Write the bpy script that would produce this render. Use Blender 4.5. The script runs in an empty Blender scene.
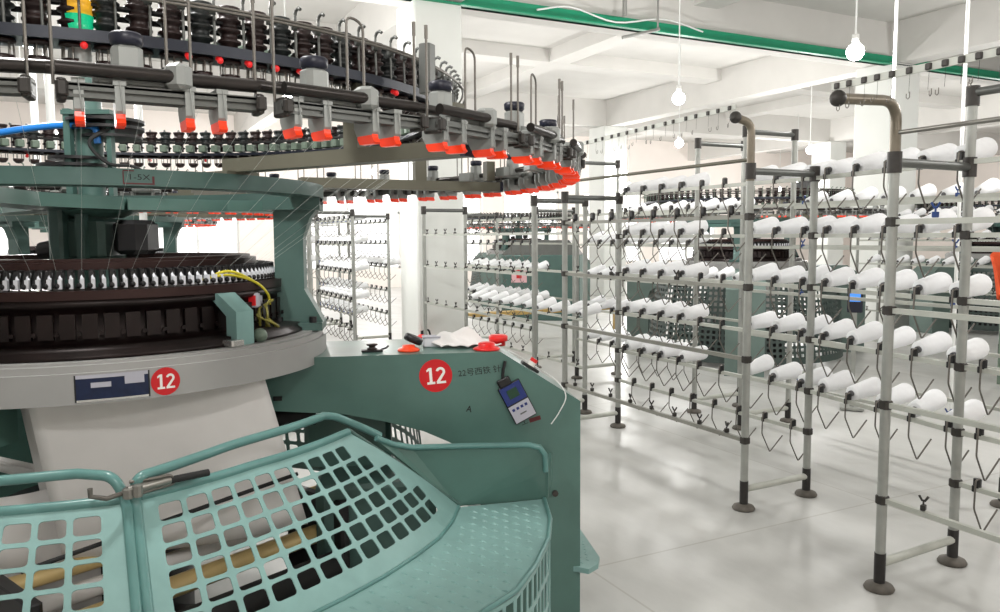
import bpy, bmesh, math, random
from mathutils import Vector, Matrix
random.seed(7)
PI = math.pi
R = math.radians
sc = bpy.context.scene
COL = sc.collection

# ------------------------------------------------------------------ materials
def mat(name, rgb, rough=0.5, metal=0.0, var=0.0, scale=8.0, bump=0.0, emit=None, estr=0.0, spec=0.5):
    m = bpy.data.materials.new(name)
    m.use_nodes = True
    nt = m.node_tree
    b = nt.nodes['Principled BSDF']
    lin = [(c / 255.0 / 12.92) if c / 255.0 <= 0.04045 else ((c / 255.0 + 0.055) / 1.055) ** 2.4 for c in rgb]
    b.inputs['Base Color'].default_value = (*lin, 1)
    b.inputs['Roughness'].default_value = rough
    b.inputs['Metallic'].default_value = metal
    b.inputs['Specular IOR Level'].default_value = spec
    if emit is not None:
        b.inputs['Emission Color'].default_value = (*emit, 1)
        b.inputs['Emission Strength'].default_value = estr
    if var > 0 or bump > 0:
        tc = nt.nodes.new('ShaderNodeTexCoord')
        n = nt.nodes.new('ShaderNodeTexNoise')
        n.inputs['Scale'].default_value = scale
        n.inputs['Detail'].default_value = 5
        nt.links.new(tc.outputs['Object'], n.inputs['Vector'])
        if var > 0:
            r = nt.nodes.new('ShaderNodeValToRGB')
            r.color_ramp.elements[0].position = 0.3
            r.color_ramp.elements[1].position = 0.7
            r.color_ramp.elements[0].color = (*[max(0, c * (1 - var)) for c in lin], 1)
            r.color_ramp.elements[1].color = (*[min(1, c * (1 + var)) for c in lin], 1)
            nt.links.new(n.outputs['Fac'], r.inputs['Fac'])
            nt.links.new(r.outputs['Color'], b.inputs['Base Color'])
        if bump > 0:
            bp = nt.nodes.new('ShaderNodeBump')
            bp.inputs['Strength'].default_value = bump
            bp.inputs['Distance'].default_value = 0.01
            nt.links.new(n.outputs['Fac'], bp.inputs['Height'])
            nt.links.new(bp.outputs['Normal'], b.inputs['Normal'])
    return m

M = dict(
    green=mat('green_paint', (80, 112, 104), 0.32, 0, 0.10, 6),
    bggreen=mat('hazed_green_paint', (100, 118, 112), 0.5, 0, 0.08, 6),  # machine green made paler and greyer to put distance haze into the colour
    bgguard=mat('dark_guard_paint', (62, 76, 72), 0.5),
    dgreen=mat('dark_green_paint', (70, 98, 92), 0.45, 0, 0.10, 6),
    mint=mat('mint_hammered_paint', (126, 162, 158), 0.38, 0, 0.08, 14, 0.05),
    tube=mat('mint_tube_paint', (92, 134, 130), 0.28, 0, 0.08, 14),
    table=mat('grey_cast_metal', (156, 156, 154), 0.45, 0.1, 0.06, 4),
    brown=mat('oiled_brown_steel', (30, 20, 19), 0.35, 0.5, 0.25, 9),
    rbrown=mat('brown_anodised_ring', (54, 36, 34), 0.32, 0.6, 0.15, 5),
    black=mat('black_plastic', (22, 21, 23), 0.45),
    rubber=mat('matte_black_rubber', (30, 30, 30), 0.8),
    spool=mat('dark_brown_pulley', (44, 30, 29), 0.38, 0.1, 0.25, 20),
    spool2=mat('black_green_pulley', (38, 42, 42), 0.38, 0.1, 0.25, 20),
    blue=mat('navy_ring_paint', (18, 25, 40), 0.4, 0.2),
    navy=mat('navy_plastic_cap', (30, 32, 48), 0.4),
    cast=mat('grey_casting', (150, 153, 150), 0.45, 0.2, 0.06, 10),
    dcast=mat('dark_grey_channel', (98, 100, 97), 0.42, 0.4, 0.08, 10),
    khaki=mat('khaki_grey_bar', (104, 102, 88), 0.5, 0.2, 0.08, 6),
    ltgreen=mat('pale_green_block', (104, 120, 106), 0.5, 0.1, 0.15, 30),
    dtube=mat('dark_tube', (54, 50, 48), 0.28, 0.6, 0.1, 10),
    steel=mat('steel_wire', (140, 138, 132), 0.32, 0.7),
    dsteel=mat('dark_steel_wire', (112, 108, 102), 0.4, 0.6),
    chrome=mat('bright_steel', (205, 205, 203), 0.22, 0.8),
    redlens=mat('orange_red_lens', (246, 62, 24), 0.3, 0, 0, 1, 0, (1.0, 0.05, 0.01), 0.16),
    reddim=mat('red_indicator', (214, 30, 34), 0.3, 0, 0, 1, 0, (1.0, 0.03, 0.03), 0.25),
    red=mat('glossy_red_plastic', (222, 30, 28), 0.3),
    orange=mat('orange_red_plastic', (240, 70, 22), 0.35),
    stick=mat('red_sticker', (200, 12, 22), 0.5),
    white=mat('white_print', (238, 236, 230), 0.5),
    whitecer=mat('white_ceramic', (228, 230, 236), 0.3),
    plate=mat('blue_nameplate', (20, 34, 66), 0.35, 0.3, 0.2, 40),
    ink=mat('black_marker_ink', (16, 18, 20), 0.6),
    maroon=mat('maroon_marker_ink', (88, 26, 32), 0.6),
    fabric=mat('white_knit_fabric', (222, 219, 216), 0.85, 0, 0.04, 6, 0.03),
    gold=mat('amber_roller', (206, 180, 124), 0.32, 0.1, 0.15, 5),
    hose=mat('blue_air_hose', (36, 120, 200), 0.3),
    yellow=mat('yellow_hose', (206, 192, 44), 0.4),
    olive=mat('olive_wire', (128, 122, 52), 0.5),
    yellowl=mat('amber_lamp_lens', (250, 190, 40), 0.3, 0, 0, 1, 0, (1, 0.5, 0.05), 0.3),
    greenl=mat('green_lamp_lens', (20, 190, 130), 0.3, 0, 0, 1, 0, (0.01, 0.6, 0.3), 0.3),
    post=mat('pale_grey_pipe', (158, 160, 155), 0.42, 0.25, 0.10, 12),
    drail=mat('dull_grey_rail', (140, 140, 132), 0.45, 0.2, 0.10, 9),
    rail=mat('pale_rail', (182, 184, 176), 0.45, 0.15, 0.08, 9),
    joint=mat('dark_pipe_joint', (58, 55, 52), 0.5, 0.3, 0.2, 30),
    foot=mat('dusty_dark_foot', (96, 91, 84), 0.65, 0.1, 0.25, 20),
    sleeve=mat('black_tape_sleeve', (36, 33, 32), 0.5),
    tanpipe=mat('brownish_bent_pipe', (120, 112, 98), 0.38, 0.4, 0.15, 10),
    yarn=mat('pale_yarn_strand', (200, 204, 200), 0.8),
    cone=mat('white_wound_yarn', (242, 243, 245), 0.9, 0, 0.02, 40, 0.04),
    core=mat('dark_cone_core', (96, 96, 98), 0.6),
    bluec=mat('blue_tensioner', (34, 66, 128), 0.4),
    wall=mat('pinkish_white_wall', (246, 238, 232), 0.8, 0, 0.02, 2),
    ceil=mat('white_ceiling_paint', (208, 206, 202), 0.85, 0, 0.03, 2),
    pillar=mat('white_pillar_paint', (222, 224, 220), 0.7, 0, 0.03, 2),
    pipegreen=mat('green_painted_tray', (18, 142, 104), 0.5, 0, 0.06, 6),
    conduit=mat('white_conduit', (226, 228, 226), 0.5),
    gcond=mat('grey_conduit', (150, 150, 146), 0.5, 0.2),
    bulb=mat('lit_bulb', (255, 255, 255), 0.3, 0, 0, 1, 0, (1, 0.99, 0.97), 30),
    bulbcap=mat('white_bulb_cap', (225, 225, 222), 0.4),
    wood=mat('ochre_plank', (186, 156, 92), 0.6, 0, 0.15, 6),
    blind=mat('grey_blind', (120, 122, 124), 0.7, 0, 0.1, 3),
    cloth=mat('orange_cloth', (222, 84, 42), 0.8, 0, 0.1, 8),
    pinkp=mat('pinkish_white_placard', (224, 178, 184), 0.6),
    screen=mat('dark_green_screen', (22, 60, 40), 0.25),
    bscreen=mat('blue_lit_screen', (60, 120, 220), 0.25, 0, 0, 1, 0, (0.1, 0.35, 0.9), 0.6),
    tagblue=mat('blue_badge_print', (24, 44, 110), 0.4, 0, 0.15, 60),
    taggrey=mat('grey_badge_print', (176, 176, 186), 0.5),
    paper=mat('white_waste_cloth', (232, 230, 228), 0.8, 0, 0.03, 10, 0.2),
    sky=None,
)
# concrete floor: pale, slightly glossy, cloudy, with thin darker joints
def floor_mat():
    m = bpy.data.materials.new('polished_concrete'); m.use_nodes = True
    nt = m.node_tree; b = nt.nodes['Principled BSDF']
    tc = nt.nodes.new('ShaderNodeTexCoord')
    n = nt.nodes.new('ShaderNodeTexNoise'); n.inputs['Scale'].default_value = 0.9; n.inputs['Detail'].default_value = 8
    n.inputs['Roughness'].default_value = 0.62
    mp = nt.nodes.new('ShaderNodeMapping'); mp.inputs['Scale'].default_value = (1.6, 0.55, 1)
    nt.links.new(tc.outputs['Object'], mp.inputs['Vector']); nt.links.new(mp.outputs['Vector'], n.inputs['Vector'])
    r = nt.nodes.new('ShaderNodeValToRGB')
    r.color_ramp.elements[0].position = 0.28; r.color_ramp.elements[0].color = (0.40, 0.40, 0.385, 1)
    r.color_ramp.elements[1].position = 0.72; r.color_ramp.elements[1].color = (0.58, 0.58, 0.56, 1)
    nt.links.new(n.outputs['Fac'], r.inputs['Fac'])
    br = nt.nodes.new('ShaderNodeTexBrick')
    br.offset = 0.0
    br.inputs['Color1'].default_value = (1, 1, 1, 1); br.inputs['Color2'].default_value = (1, 1, 1, 1)
    br.inputs['Mortar'].default_value = (0.72, 0.70, 0.66, 1)
    br.inputs['Scale'].default_value = 1.0; br.inputs['Mortar Size'].default_value = 0.006
    br.inputs['Brick Width'].default_value = 2.05; br.inputs['Row Height'].default_value = 3.1
    nt.links.new(tc.outputs['Object'], br.inputs['Vector'])
    mx = nt.nodes.new('ShaderNodeMix'); mx.data_type = 'RGBA'; mx.blend_type = 'MULTIPLY'; mx.inputs['Factor'].default_value = 0.7
    nt.links.new(r.outputs['Color'], mx.inputs['A']); nt.links.new(br.outputs['Color'], mx.inputs['B'])
    nt.links.new(mx.outputs['Result'], b.inputs['Base Color'])
    n2 = nt.nodes.new('ShaderNodeTexNoise'); n2.inputs['Scale'].default_value = 2.5; n2.inputs['Detail'].default_value = 6
    nt.links.new(tc.outputs['Object'], n2.inputs['Vector'])
    mr = nt.nodes.new('ShaderNodeMapRange'); mr.inputs['To Min'].default_value = 0.22; mr.inputs['To Max'].default_value = 0.48
    nt.links.new(n2.outputs['Fac'], mr.inputs['Value']); nt.links.new(mr.outputs['Result'], b.inputs['Roughness'])
    b.inputs['Specular IOR Level'].default_value = 0.4
    return m
M['floor'] = floor_mat()
def glass_mat():
    m = bpy.data.materials.new('window_glass'); m.use_nodes = True
    nt = m.node_tree; nt.nodes.remove(nt.nodes['Principled BSDF'])
    t = nt.nodes.new('ShaderNodeBsdfTransparent'); g = nt.nodes.new('ShaderNodeBsdfGlossy'); g.inputs['Roughness'].default_value = 0.02
    mx = nt.nodes.new('ShaderNodeMixShader'); mx.inputs['Fac'].default_value = 0.06
    nt.links.new(t.outputs[0], mx.inputs[1]); nt.links.new(g.outputs[0], mx.inputs[2])
    nt.links.new(mx.outputs[0], nt.nodes['Material Output'].inputs['Surface'])
    return m
M['glass'] = glass_mat()

# ------------------------------------------------------------------ mesh builder
class MB:
    def __init__(s): s.v = []; s.f = []; s.m = []; s.mi = 0; s.smooth = []
    def add(s, vs, fs, smooth=False, T=None):
        o = len(s.v)
        for p in vs:
            p = Vector(p)
            s.v.append(T @ p if T is not None else p)
        for f in fs:
            s.f.append([i + o for i in f]); s.m.append(s.mi); s.smooth.append(smooth)
        return s
    def box(s, a, b, T=None):
        x0, y0, z0 = a; x1, y1, z1 = b
        return s.add([(x0,y0,z0),(x1,y0,z0),(x1,y1,z0),(x0,y1,z0),(x0,y0,z1),(x1,y0,z1),(x1,y1,z1),(x0,y1,z1)],
              [(0,3,2,1),(4,5,6,7),(0,1,5,4),(1,2,6,5),(2,3,7,6),(3,0,4,7)], False, T)
    def cbox(s, c, d, T=None, bev=0.0):
        """box by centre and size; bev rounds the four vertical edges and chamfers top/bottom"""
        if bev <= 0:
            return s.box([c[i]-d[i]/2 for i in range(3)], [c[i]+d[i]/2 for i in range(3)], T)
        hx, hy, hz = d[0]/2, d[1]/2, d[2]/2
        def ring(k, z):
            x, y = hx - k, hy - k; b = bev
            return [(c[0]+p[0], c[1]+p[1], c[2]+z) for p in
                    [(x-b,-y),(x,-y+b),(x,y-b),(x-b,y),(-x+b,y),(-x,y-b),(-x,-y+b),(-x+b,-y)]]
        k = bev*0.5
        vs = ring(k,-hz)+ring(0,-hz+k)+ring(0,hz-k)+ring(k,hz)
        fs = [tuple(reversed(range(8))), tuple(range(24,32))]
        for l in range(3):
            for i in range(8):
                j = (i+1) % 8
                fs.append((l*8+i, l*8+j, l*8+8+j, l*8+8+i))
        return s.add(vs, fs, False, T)
    def lathe(s, prof, n=16, T=None, a0=0.0, a1=2*PI, smooth=True, closed_prof=False):
        full = abs(a1 - a0 - 2*PI) < 1e-6
        m = n if full else n + 1
        vs = []
        for i in range(m):
            a = a0 + (a1-a0)*i/n
            for (r, z) in prof: vs.append((r*math.cos(a), r*math.sin(a), z))
        k = len(prof); fs = []
        kk = k if closed_prof else k-1
        for i in range(n):
            j = (i+1) % m
            for q in range(kk):
                q2 = (q+1) % k
                fs.append((i*k+q, j*k+q, j*k+q2, i*k+q2))
        if not full and closed_prof:
            fs.append(tuple(range(k-1, -1, -1))); fs.append(tuple(n*k+q for q in range(k)))
        return s.add(vs, fs, smooth, T)
    def ring(s, r0, r1, z0, z1, a0=0.0, a1=2*PI, n=96, T=None):
        """flat ring with a square section (separate verts per side keep the edges crisp)"""
        for pa, pb in (((r1,z0),(r1,z1)), ((r1,z1),(r0,z1)), ((r0,z1),(r0,z0)), ((r0,z0),(r1,z0))):
            s.lathe([pa, pb], n, T, a0, a1, True)
        if abs(a1-a0-2*PI) > 1e-6:
            for a in (a0, a1):
                c, q = math.cos(a), math.sin(a)
                s.add([(r0*c,r0*q,z0),(r1*c,r1*q,z0),(r1*c,r1*q,z1),(r0*c,r0*q,z1)], [(0,1,2,3)], False, T)
        return s
    def tube(s, pts, r, n=8, closed=False, T=None, caps=True):
        pts = [Vector(p) for p in pts]; k = len(pts); vs = []; up = None
        for i, p in enumerate(pts):
            if closed: t = pts[(i+1) % k] - pts[i-1]
            elif i == 0: t = pts[1]-pts[0]
            elif i == k-1: t = pts[-1]-pts[-2]
            else: t = (pts[i+1]-p).normalized() + (p-pts[i-1]).normalized()
            if t.length < 1e-9: t = Vector((0,0,1))
            t.normalize()
            if up is None:
                up = Vector((0,0,1)) if abs(t.z) < 0.9 else Vector((1,0,0))
            x = (up - t*up.dot(t))
            if x.length < 1e-6: x = t.orthogonal()
            x.normalize(); y = t.cross(x); up = x
            rr = r[i] if isinstance(r, (list, tuple)) else r
            for j in range(n):
                a = 2*PI*j/n
                vs.append(p + x*(rr*math.cos(a)) + y*(rr*math.sin(a)))
        fs = []
        for i in range(k if closed else k-1):
            i2 = (i+1) % k
            for j in range(n):
                j2 = (j+1) % n
                fs.append((i*n+j, i*n+j2, i2*n+j2, i2*n+j))
        s.add(vs, fs, True, T)
        if not closed and caps:
            s.add(vs[:n], [tuple(reversed(range(n)))], False, T); s.add(vs[-n:], [tuple(range(n))], False, T)
        return s
    def cyl(s, p, q, r, n=12, T=None): return s.tube([p, q], r, n, False, T)
    def prism(s, poly, axis, a, b, T=None):
        """extrude a 2-D polygon; axis 'y': poly is (x,z) extruded y a..b; 'z': poly is (x,y)"""
        def P(u, v, w): return (u, w, v) if axis == 'y' else (u, v, w)
        k = len(poly)
        vs = [P(u, v, a) for u, v in poly] + [P(u, v, b) for u, v in poly]
        fs = [tuple(range(k)), tuple(range(2*k-1, k-1, -1))]
        for i in range(k):
            j = (i+1) % k; fs.append((j, i, k+i, k+j))
        return s.add(vs, fs, False, T)
    def sphere(s, c, r, n=12, T=None, sz=1.0):
        prof = [(max(1e-5, r*math.sin(PI*i/(n//2+2))), -r*sz*math.cos(PI*i/(n//2+2))) for i in range(n//2+3)]
        return s.lathe(prof, n, (T or Matrix()) @ Matrix.Translation(c), smooth=True)
    def mesh(s, name, mats):
        me = bpy.data.meshes.new(name)
        me.from_pydata([tuple(v) for v in s.v], [], s.f)
        for m in mats: me.materials.append(m)
        me.polygons.foreach_set('material_index', s.m)
        me.polygons.foreach_set('use_smooth', s.smooth)
        bm = bmesh.new(); bm.from_mesh(me); bmesh.ops.recalc_face_normals(bm, faces=bm.faces); bm.to_mesh(me); bm.free()
        me.update()
        return me
    def build(s, name, mats, parent=None, loc=(0,0,0), rz=0.0):
        if not isinstance(mats, (list, tuple)): mats = [mats]
        return obj(name, s.mesh(name, mats), parent, loc, rz)

def obj(name, me, parent=None, loc=(0,0,0), rz=0.0, M4=None):
    o = bpy.data.objects.new(name, me); COL.objects.link(o)
    if parent is not None: o.parent = parent
    if M4 is not None: o.matrix_local = M4
    else:
        o.location = loc; o.rotation_euler = (0, 0, rz)
    return o
def tag(o, label=None, cat=None, group=None, kind=None):
    if label: o['label'] = label
    if cat: o['category'] = cat
    if group: o['group'] = group
    if kind: o['kind'] = kind
    return o
def thing(name, label, cat, loc=(0,0,0), rz=0.0, group=None):
    o = bpy.data.objects.new(name, None); COL.objects.link(o)
    o.empty_display_size = 0.1
    o.location = loc; o.rotation_euler = (0, 0, rz)
    return tag(o, label, cat, group)
def copy_tree(o, parent=None):
    c = o.copy(); COL.objects.link(c); c.parent = parent
    for ch in list(o.children): copy_tree(ch, c)
    return c
def struct(name, mb, mats): return tag(mb.build(name, mats), kind='structure')
def pol(r, deg, z=0.0): return Vector((r*math.cos(R(deg)), r*math.sin(R(deg)), z))
def Tm(loc, rz=0.0, rx=0.0, ry=0.0):
    return Matrix.Translation(loc) @ Matrix.Rotation(rz,4,'Z') @ Matrix.Rotation(ry,4,'Y') @ Matrix.Rotation(rx,4,'X')

def text_mesh(s, size=1.0, bold=0.0):
    cu = bpy.data.curves.new('lettering', 'FONT'); cu.body = s; cu.size = size; cu.offset = bold
    cu.align_x = 'CENTER'; cu.align_y = 'CENTER'; cu.resolution_u = 3
    o = bpy.data.objects.new('lettering', cu); COL.objects.link(o)
    dg = bpy.context.evaluated_depsgraph_get()
    me = bpy.data.meshes.new_from_object(o.evaluated_get(dg))
    bpy.data.objects.remove(o); bpy.data.curves.remove(cu)
    return me
def text_on(name, s, size, fmap, m, parent, bold=0.0, sx=1.0):
    """lettering laid on a surface: fmap(u, v) -> point"""
    me = text_mesh(s, size, bold)
    for v in me.vertices: v.co = fmap(v.co.x*sx, v.co.y)
    me.materials.clear(); me.materials.append(m)
    return obj(name, me, parent)
def digits12_on(name, h, fmap, m, parent):
    """bold 1 with a foot serif and a 2, drawn as flat strokes"""
    mb = MB(); w = .17*h
    def quad(p): mb.add([fmap(*q) for q in p],[tuple(range(len(p)))])
    x = -.30*h
    quad([(x-w/2,-.5*h),(x+w/2,-.5*h),(x+w/2,.5*h),(x-w/2,.5*h)]); quad([(x-w/2,.5*h),(x-w/2,.33*h),(x-.24*h,.25*h),(x-.24*h,.38*h)])
    quad([(x-.24*h,-.5*h),(x-w/2,-.5*h),(x-w/2,-.36*h),(x-.24*h,-.36*h)]); quad([(x+w/2,-.5*h),(x+.24*h,-.5*h),(x+.24*h,-.36*h),(x+w/2,-.36*h)])
    cx, cy, r0, r1 = .30*h, .215*h, .13*h, .285*h
    for i in range(14):
        a, b = R(165-i*14.6), R(165-(i+1)*14.6)
        quad([(cx+r0*math.cos(a),cy+r0*math.sin(a)),(cx+r1*math.cos(a),cy+r1*math.sin(a)),(cx+r1*math.cos(b),cy+r1*math.sin(b)),(cx+r0*math.cos(b),cy+r0*math.sin(b))])
    quad([(cx+r0*math.cos(R(-39.4)),cy+r0*math.sin(R(-39.4))),(cx+r1*math.cos(R(-39.4)),cy+r1*math.sin(R(-39.4))),(cx-.06*h,-.36*h),(cx-.27*h,-.36*h)])
    quad([(cx-.27*h,-.5*h),(cx+.29*h,-.5*h),(cx+.29*h,-.36*h),(cx-.27*h,-.36*h)])
    return mb.build(name, m, parent)
def disc_on(name, r, fmap, m, parent, n=28):
    vs = [fmap(0,0)]
    for k in (1,2,3):
        vs += [fmap(r*k/3*math.cos(2*PI*i/n), r*k/3*math.sin(2*PI*i/n)) for i in range(n)]
    fs = [(0, 1+i, 1+(i+1) % n) for i in range(n)]
    for k in (0,1):
        for i in range(n):
            j = (i+1) % n; fs.append((1+k*n+i, 1+k*n+n+i, 1+k*n+n+j, 1+k*n+j))
    return MB().add(vs, fs).build(name, m, parent)
def rect_on(name, u0, v0, u1, v1, fmap, m, parent, nu=6, nv=1):
    vs = []; fs = []
    for j in range(nv+1):
        for i in range(nu+1): vs.append(fmap(u0+(u1-u0)*i/nu, v0+(v1-v0)*j/nv))
    for j in range(nv):
        for i in range(nu):
            a = j*(nu+1)+i; fs.append((a, a+1, a+nu+2, a+nu+1))
    return MB().add(vs, fs).build(name, m, parent)
def perforated(name, fmap, nu, nv, holes, m, parent, hu=0.36, hv=0.36, rad=0.35, th=0.003, cut=None):
    """sheet with rounded-square holes: fmap(u,v) in cell units; holes(i,j) says which cells are punched"""
    mb = MB(); q = 3
    for j in range(nv):
        for i in range(nu):
            if holes(i, j):
                hole = []
                for (sx, sy) in ((1,1),(-1,1),(-1,-1),(1,-1)):
                    a0 = {(1,1):0,(-1,1):PI/2,(-1,-1):PI,(1,-1):1.5*PI}[(sx,sy)]
                    ru, rv = hu*rad, hv*rad
                    for k in range(q):
                        a = a0 + PI/2*k/(q-1)
                        hole.append((sx*(hu-ru)+ru*math.cos(a), sy*(hv-rv)+rv*math.sin(a)))
                # outer loop: corner plus one point each side of it
                sq = []
                for (sx, sy) in ((1,1),(-1,1),(-1,-1),(1,-1)):
                    pre, post = ((0.5*sx, 0.22*sy), (0.22*sx, 0.5*sy))
                    if sx*sy < 0: pre, post = post, pre
                    sq += [pre, (0.5*sx, 0.5*sy), post]
                n = len(sq)
                vs = [fmap(i+.5+x, j+.5+y) for x, y in sq] + [fmap(i+.5+x, j+.5+y) for x, y in hole]
                fs = [(k, (k+1) % n, n+(k+1) % n, n+k) for k in range(n)]
                mb.add(vs, fs)
            else:
                mb.add([fmap(i,j), fmap(i+1,j), fmap(i+1,j+1), fmap(i,j+1)], [(0,1,2,3)])
    me = mb.mesh(name, [m])
    bm = bmesh.new(); bm.from_mesh(me); bmesh.ops.remove_doubles(bm, verts=bm.verts, dist=0.0004)
    if cut: bmesh.ops.bisect_plane(bm, geom=bm.verts[:]+bm.edges[:]+bm.faces[:], plane_co=cut[0], plane_no=cut[1], clear_outer=True)
    bmesh.ops.recalc_face_normals(bm, faces=bm.faces); bm.to_mesh(me); bm.free()
    o = obj(name, me, parent)
    s = o.modifiers.new('thick', 'SOLIDIFY'); s.thickness = th; s.offset = 0
    return o

def arc_pts(r, a0, a1, z, n): return [pol(r, a0+(a1-a0)*i/n, z) for i in range(n+1)]
def smooth_path(pts, n=6):
    """Catmull-Rom through the points"""
    P = [Vector(p) for p in pts]; P = [2*P[0]-P[1]] + P + [2*P[-1]-P[-2]]; out = []
    for i in range(1, len(P)-2):
        for k in range(n):
            t = k/n; a, b, c, d = P[i-1], P[i], P[i+1], P[i+2]
            out.append(0.5*((2*b)+(c-a)*t+(2*a-5*b+4*c-d)*t*t+(3*b-a-3*c+d)*t**3))
    out.append(P[-2]); return out
def fillet(pts, r=0.04, n=5):
    P = [Vector(p) for p in pts]; out = [P[0]]
    for i in range(1, len(P)-1):
        a = (P[i-1]-P[i]); b = (P[i+1]-P[i]); k = min(r, a.length*.45, b.length*.45)
        p0 = P[i]+a.normalized()*k; p1 = P[i]+b.normalized()*k
        for j in range(n+1):
            t = j/n; out.append((1-t)**2*p0 + 2*t*(1-t)*P[i] + t*t*p1)
    out.append(P[-1]); return out

# ------------------------------------------------------------------ camera, world
cam = bpy.data.cameras.new('camera'); co = bpy.data.objects.new('camera', cam); COL.objects.link(co)
cam.sensor_width = 36; cam.lens = 28.51; cam.clip_end = 200
co.matrix_world = Matrix.Translation((0,0,1.6)) @ Matrix.Rotation(R(-27),4,'Z') @ Matrix.Rotation(R(90-5.04),4,'X') @ Matrix.Rotation(R(-0.39),4,'Z')
sc.camera = co
w = bpy.data.worlds.new('overcast_daylight'); sc.world = w; w.use_nodes = True
bg = w.node_tree.nodes['Background']; bg.inputs['Color'].default_value = (1.0, 0.985, 0.97, 1); bg.inputs['Strength'].default_value = 2.2
sc.view_settings.view_transform = 'Standard'; sc.view_settings.look = 'None'
sc.view_settings.exposure = 0.1; sc.view_settings.gamma = 1.0; sc.view_settings.use_curve_mapping = False


# ------------------------------------------------------------------ the setting
X0, X1, Y0, Y1, ZC = -12.0, 30.0, -5.0, 24.0, 5.1
struct('floor', MB().box((X0,Y0,-0.1),(X1,Y1,0.0)), M['floor'])
struct('ceiling', MB().box((X0,Y0,ZC),(X1,Y1,ZC+0.15)), M['ceil'])
def beam_struct(n, a, b): struct(n, MB().box(a, b), M['ceil'])
for i, y in enumerate((1.0, 9.3, 17.6)): beam_struct('trim_%d' % (1+i), (X0,y-.19,4.42), (X1,y+.19,ZC))
for i, x in enumerate((-4.4, 3.9, 12.2, 20.5)): beam_struct('trim_%d' % (4+i), (x-.188,Y0,4.425), (x+.188,Y1,ZC))
k = 8
for y in (13.4, 20.8): beam_struct('trim_%d' % k, (X0,y-.24,4.86), (X1,y+.24,ZC)); k += 1
for x in (-.3, 8.0, 16.3, 24.6): beam_struct('trim_%d' % k, (x-.22,Y0,4.865), (x+.22,Y1,ZC)); k += 1

def wall_with_windows(name, L, H_, wins, T, z0, z1, th=0.24, first=1):
    """wall along local x from 0 to L; wins = [(a, b)] openings between z0 and z1"""
    mb = MB(); cuts = [0.0]
    for a, b in wins: cuts += [a, b]
    cuts.append(L)
    for i in range(0, len(cuts)-1, 2): mb.box((cuts[i],0,0),(cuts[i+1],th,H_), T)
    for a, b in wins:
        mb.box((a,0,0),(b,th,z0), T); mb.box((a,0,z1),(b,th,H_), T)
    struct(name, mb, M['wall'])
    for q, (a, b) in enumerate(wins):
        f = MB(); t = 0.06
        for (p0, p1) in (((a,.08,z0),(b,.16,z0+t)), ((a,.08,z1-t),(b,.16,z1)), ((a,.08,z0),(a+t,.16,z1)), ((b-t,.08,z0),(b,.16,z1)),
                         (((a+b)/2-t/2,.08,z0),((a+b)/2+t/2,.16,z1)), ((a,.08,z0+(z1-z0)*.68),(b,.16,z0+(z1-z0)*.68+t))):
            f.box(p0, p1, T)
        win = struct('window_%d' % (first+q), f, M['conduit'])
        g = MB().box((a+t,.11,z0+t),(b-t,.12,z1-t), T).build('glazing', M['glass'], win)
xs = [(-11,-8.6),(-7.6,-5.2),(-4.2,-1.6),(-1.0,0.9),(1.5,3.75),(5.3,8.7),(9.3,11.6),(12.4,14.6),(15.6,18.2),(19.0,21.8)]
wall_with_windows('wall_far', X1-X0, ZC, [(a-X0, b-X0) for a, b in xs], Tm((X0,Y1,0)), 0.6, 3.15, 0.24, 1)
ys = [(y, y+2.4) for y in (-3.5, 0.0, 3.5, 7.0, 10.5, 14.0, 17.5, 20.8)]
wall_with_windows('wall_left', Y1-Y0, ZC, [(a-Y0, b-Y0) for a, b in ys], Tm((X0,Y0,0), PI/2), 0.75, 3.3, 0.24, 11)
struct('wall_back', MB().box((X0,Y0-.24,0),(X1,Y0,ZC)), M['wall'])
struct('wall_right', MB().box((X1,Y0,0),(X1+.24,Y1,ZC)), M['wall'])
for i, x in enumerate((-4.4, 3.78, 12.2, 20.5)):
    for j, y in enumerate((9.3, 17.6)):
        if (i, j) in ((1,1),): continue
        s = 0.31 if i == 1 else 0.36
        struct('trim_%d' % k, MB().cbox((x,y,2.21),(2*s,2*s,4.42), None, 0.02), M['pillar']); k += 1
# grey blind in a window frame on the far wall
bw = MB()
for i in range(14): bw.box((26.0+i*0.17,Y1-.10,2.7),(26.0+i*0.17+.15,Y1-.07,4.3))
bl = bw.build('window_blind', M['blind'])
tag(bl, 'grey vertical slat blind high on the far pinkish wall', 'blind')
MB().box((25.9,Y1-.14,4.3),(28.5,Y1-.03,4.4)).build('head_rail', M['gcond'], bl)

# green tray and conduits under the ceiling
gp = MB(); gp.box((X0+1,9.02,4.38),(X1-.5,9.10,4.53)); gp.box((X0+1,8.94,4.38),(X1-.5,9.10,4.40))
pt = tag(gp.build('cable_tray', M['pipegreen']), 'long green painted cable tray running under the ceiling beam', 'cable tray')
cb = MB(); cb.tube(smooth_path([(5.1,8.93,4.44),(5.6,8.92,4.53),(6.3,8.92,4.42),(7.1,8.92,4.55),(7.8,8.93,4.46)],5), .012, 6)
cb.build('loose_cable', M['conduit'], pt)
hb = thing('pipe_hanger', 'grey double rod pipe hanger at the green tray above the aisle bulb', 'hanger', (6.95,8.86,4.40))
MB().cyl((0,0,-.02),(0,0,.70),.014,8).build('rod', M['gcond'], hb)
MB().cyl((-.55,0,.1),(-.55,0,.70),.03,8).build('rod', M['gcond'], hb)
MB().tube([(0,0,0),(0,-.02,-.02),(-.62,-.05,-.2)],.022,8).build('arm', M['gcond'], hb)

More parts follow.
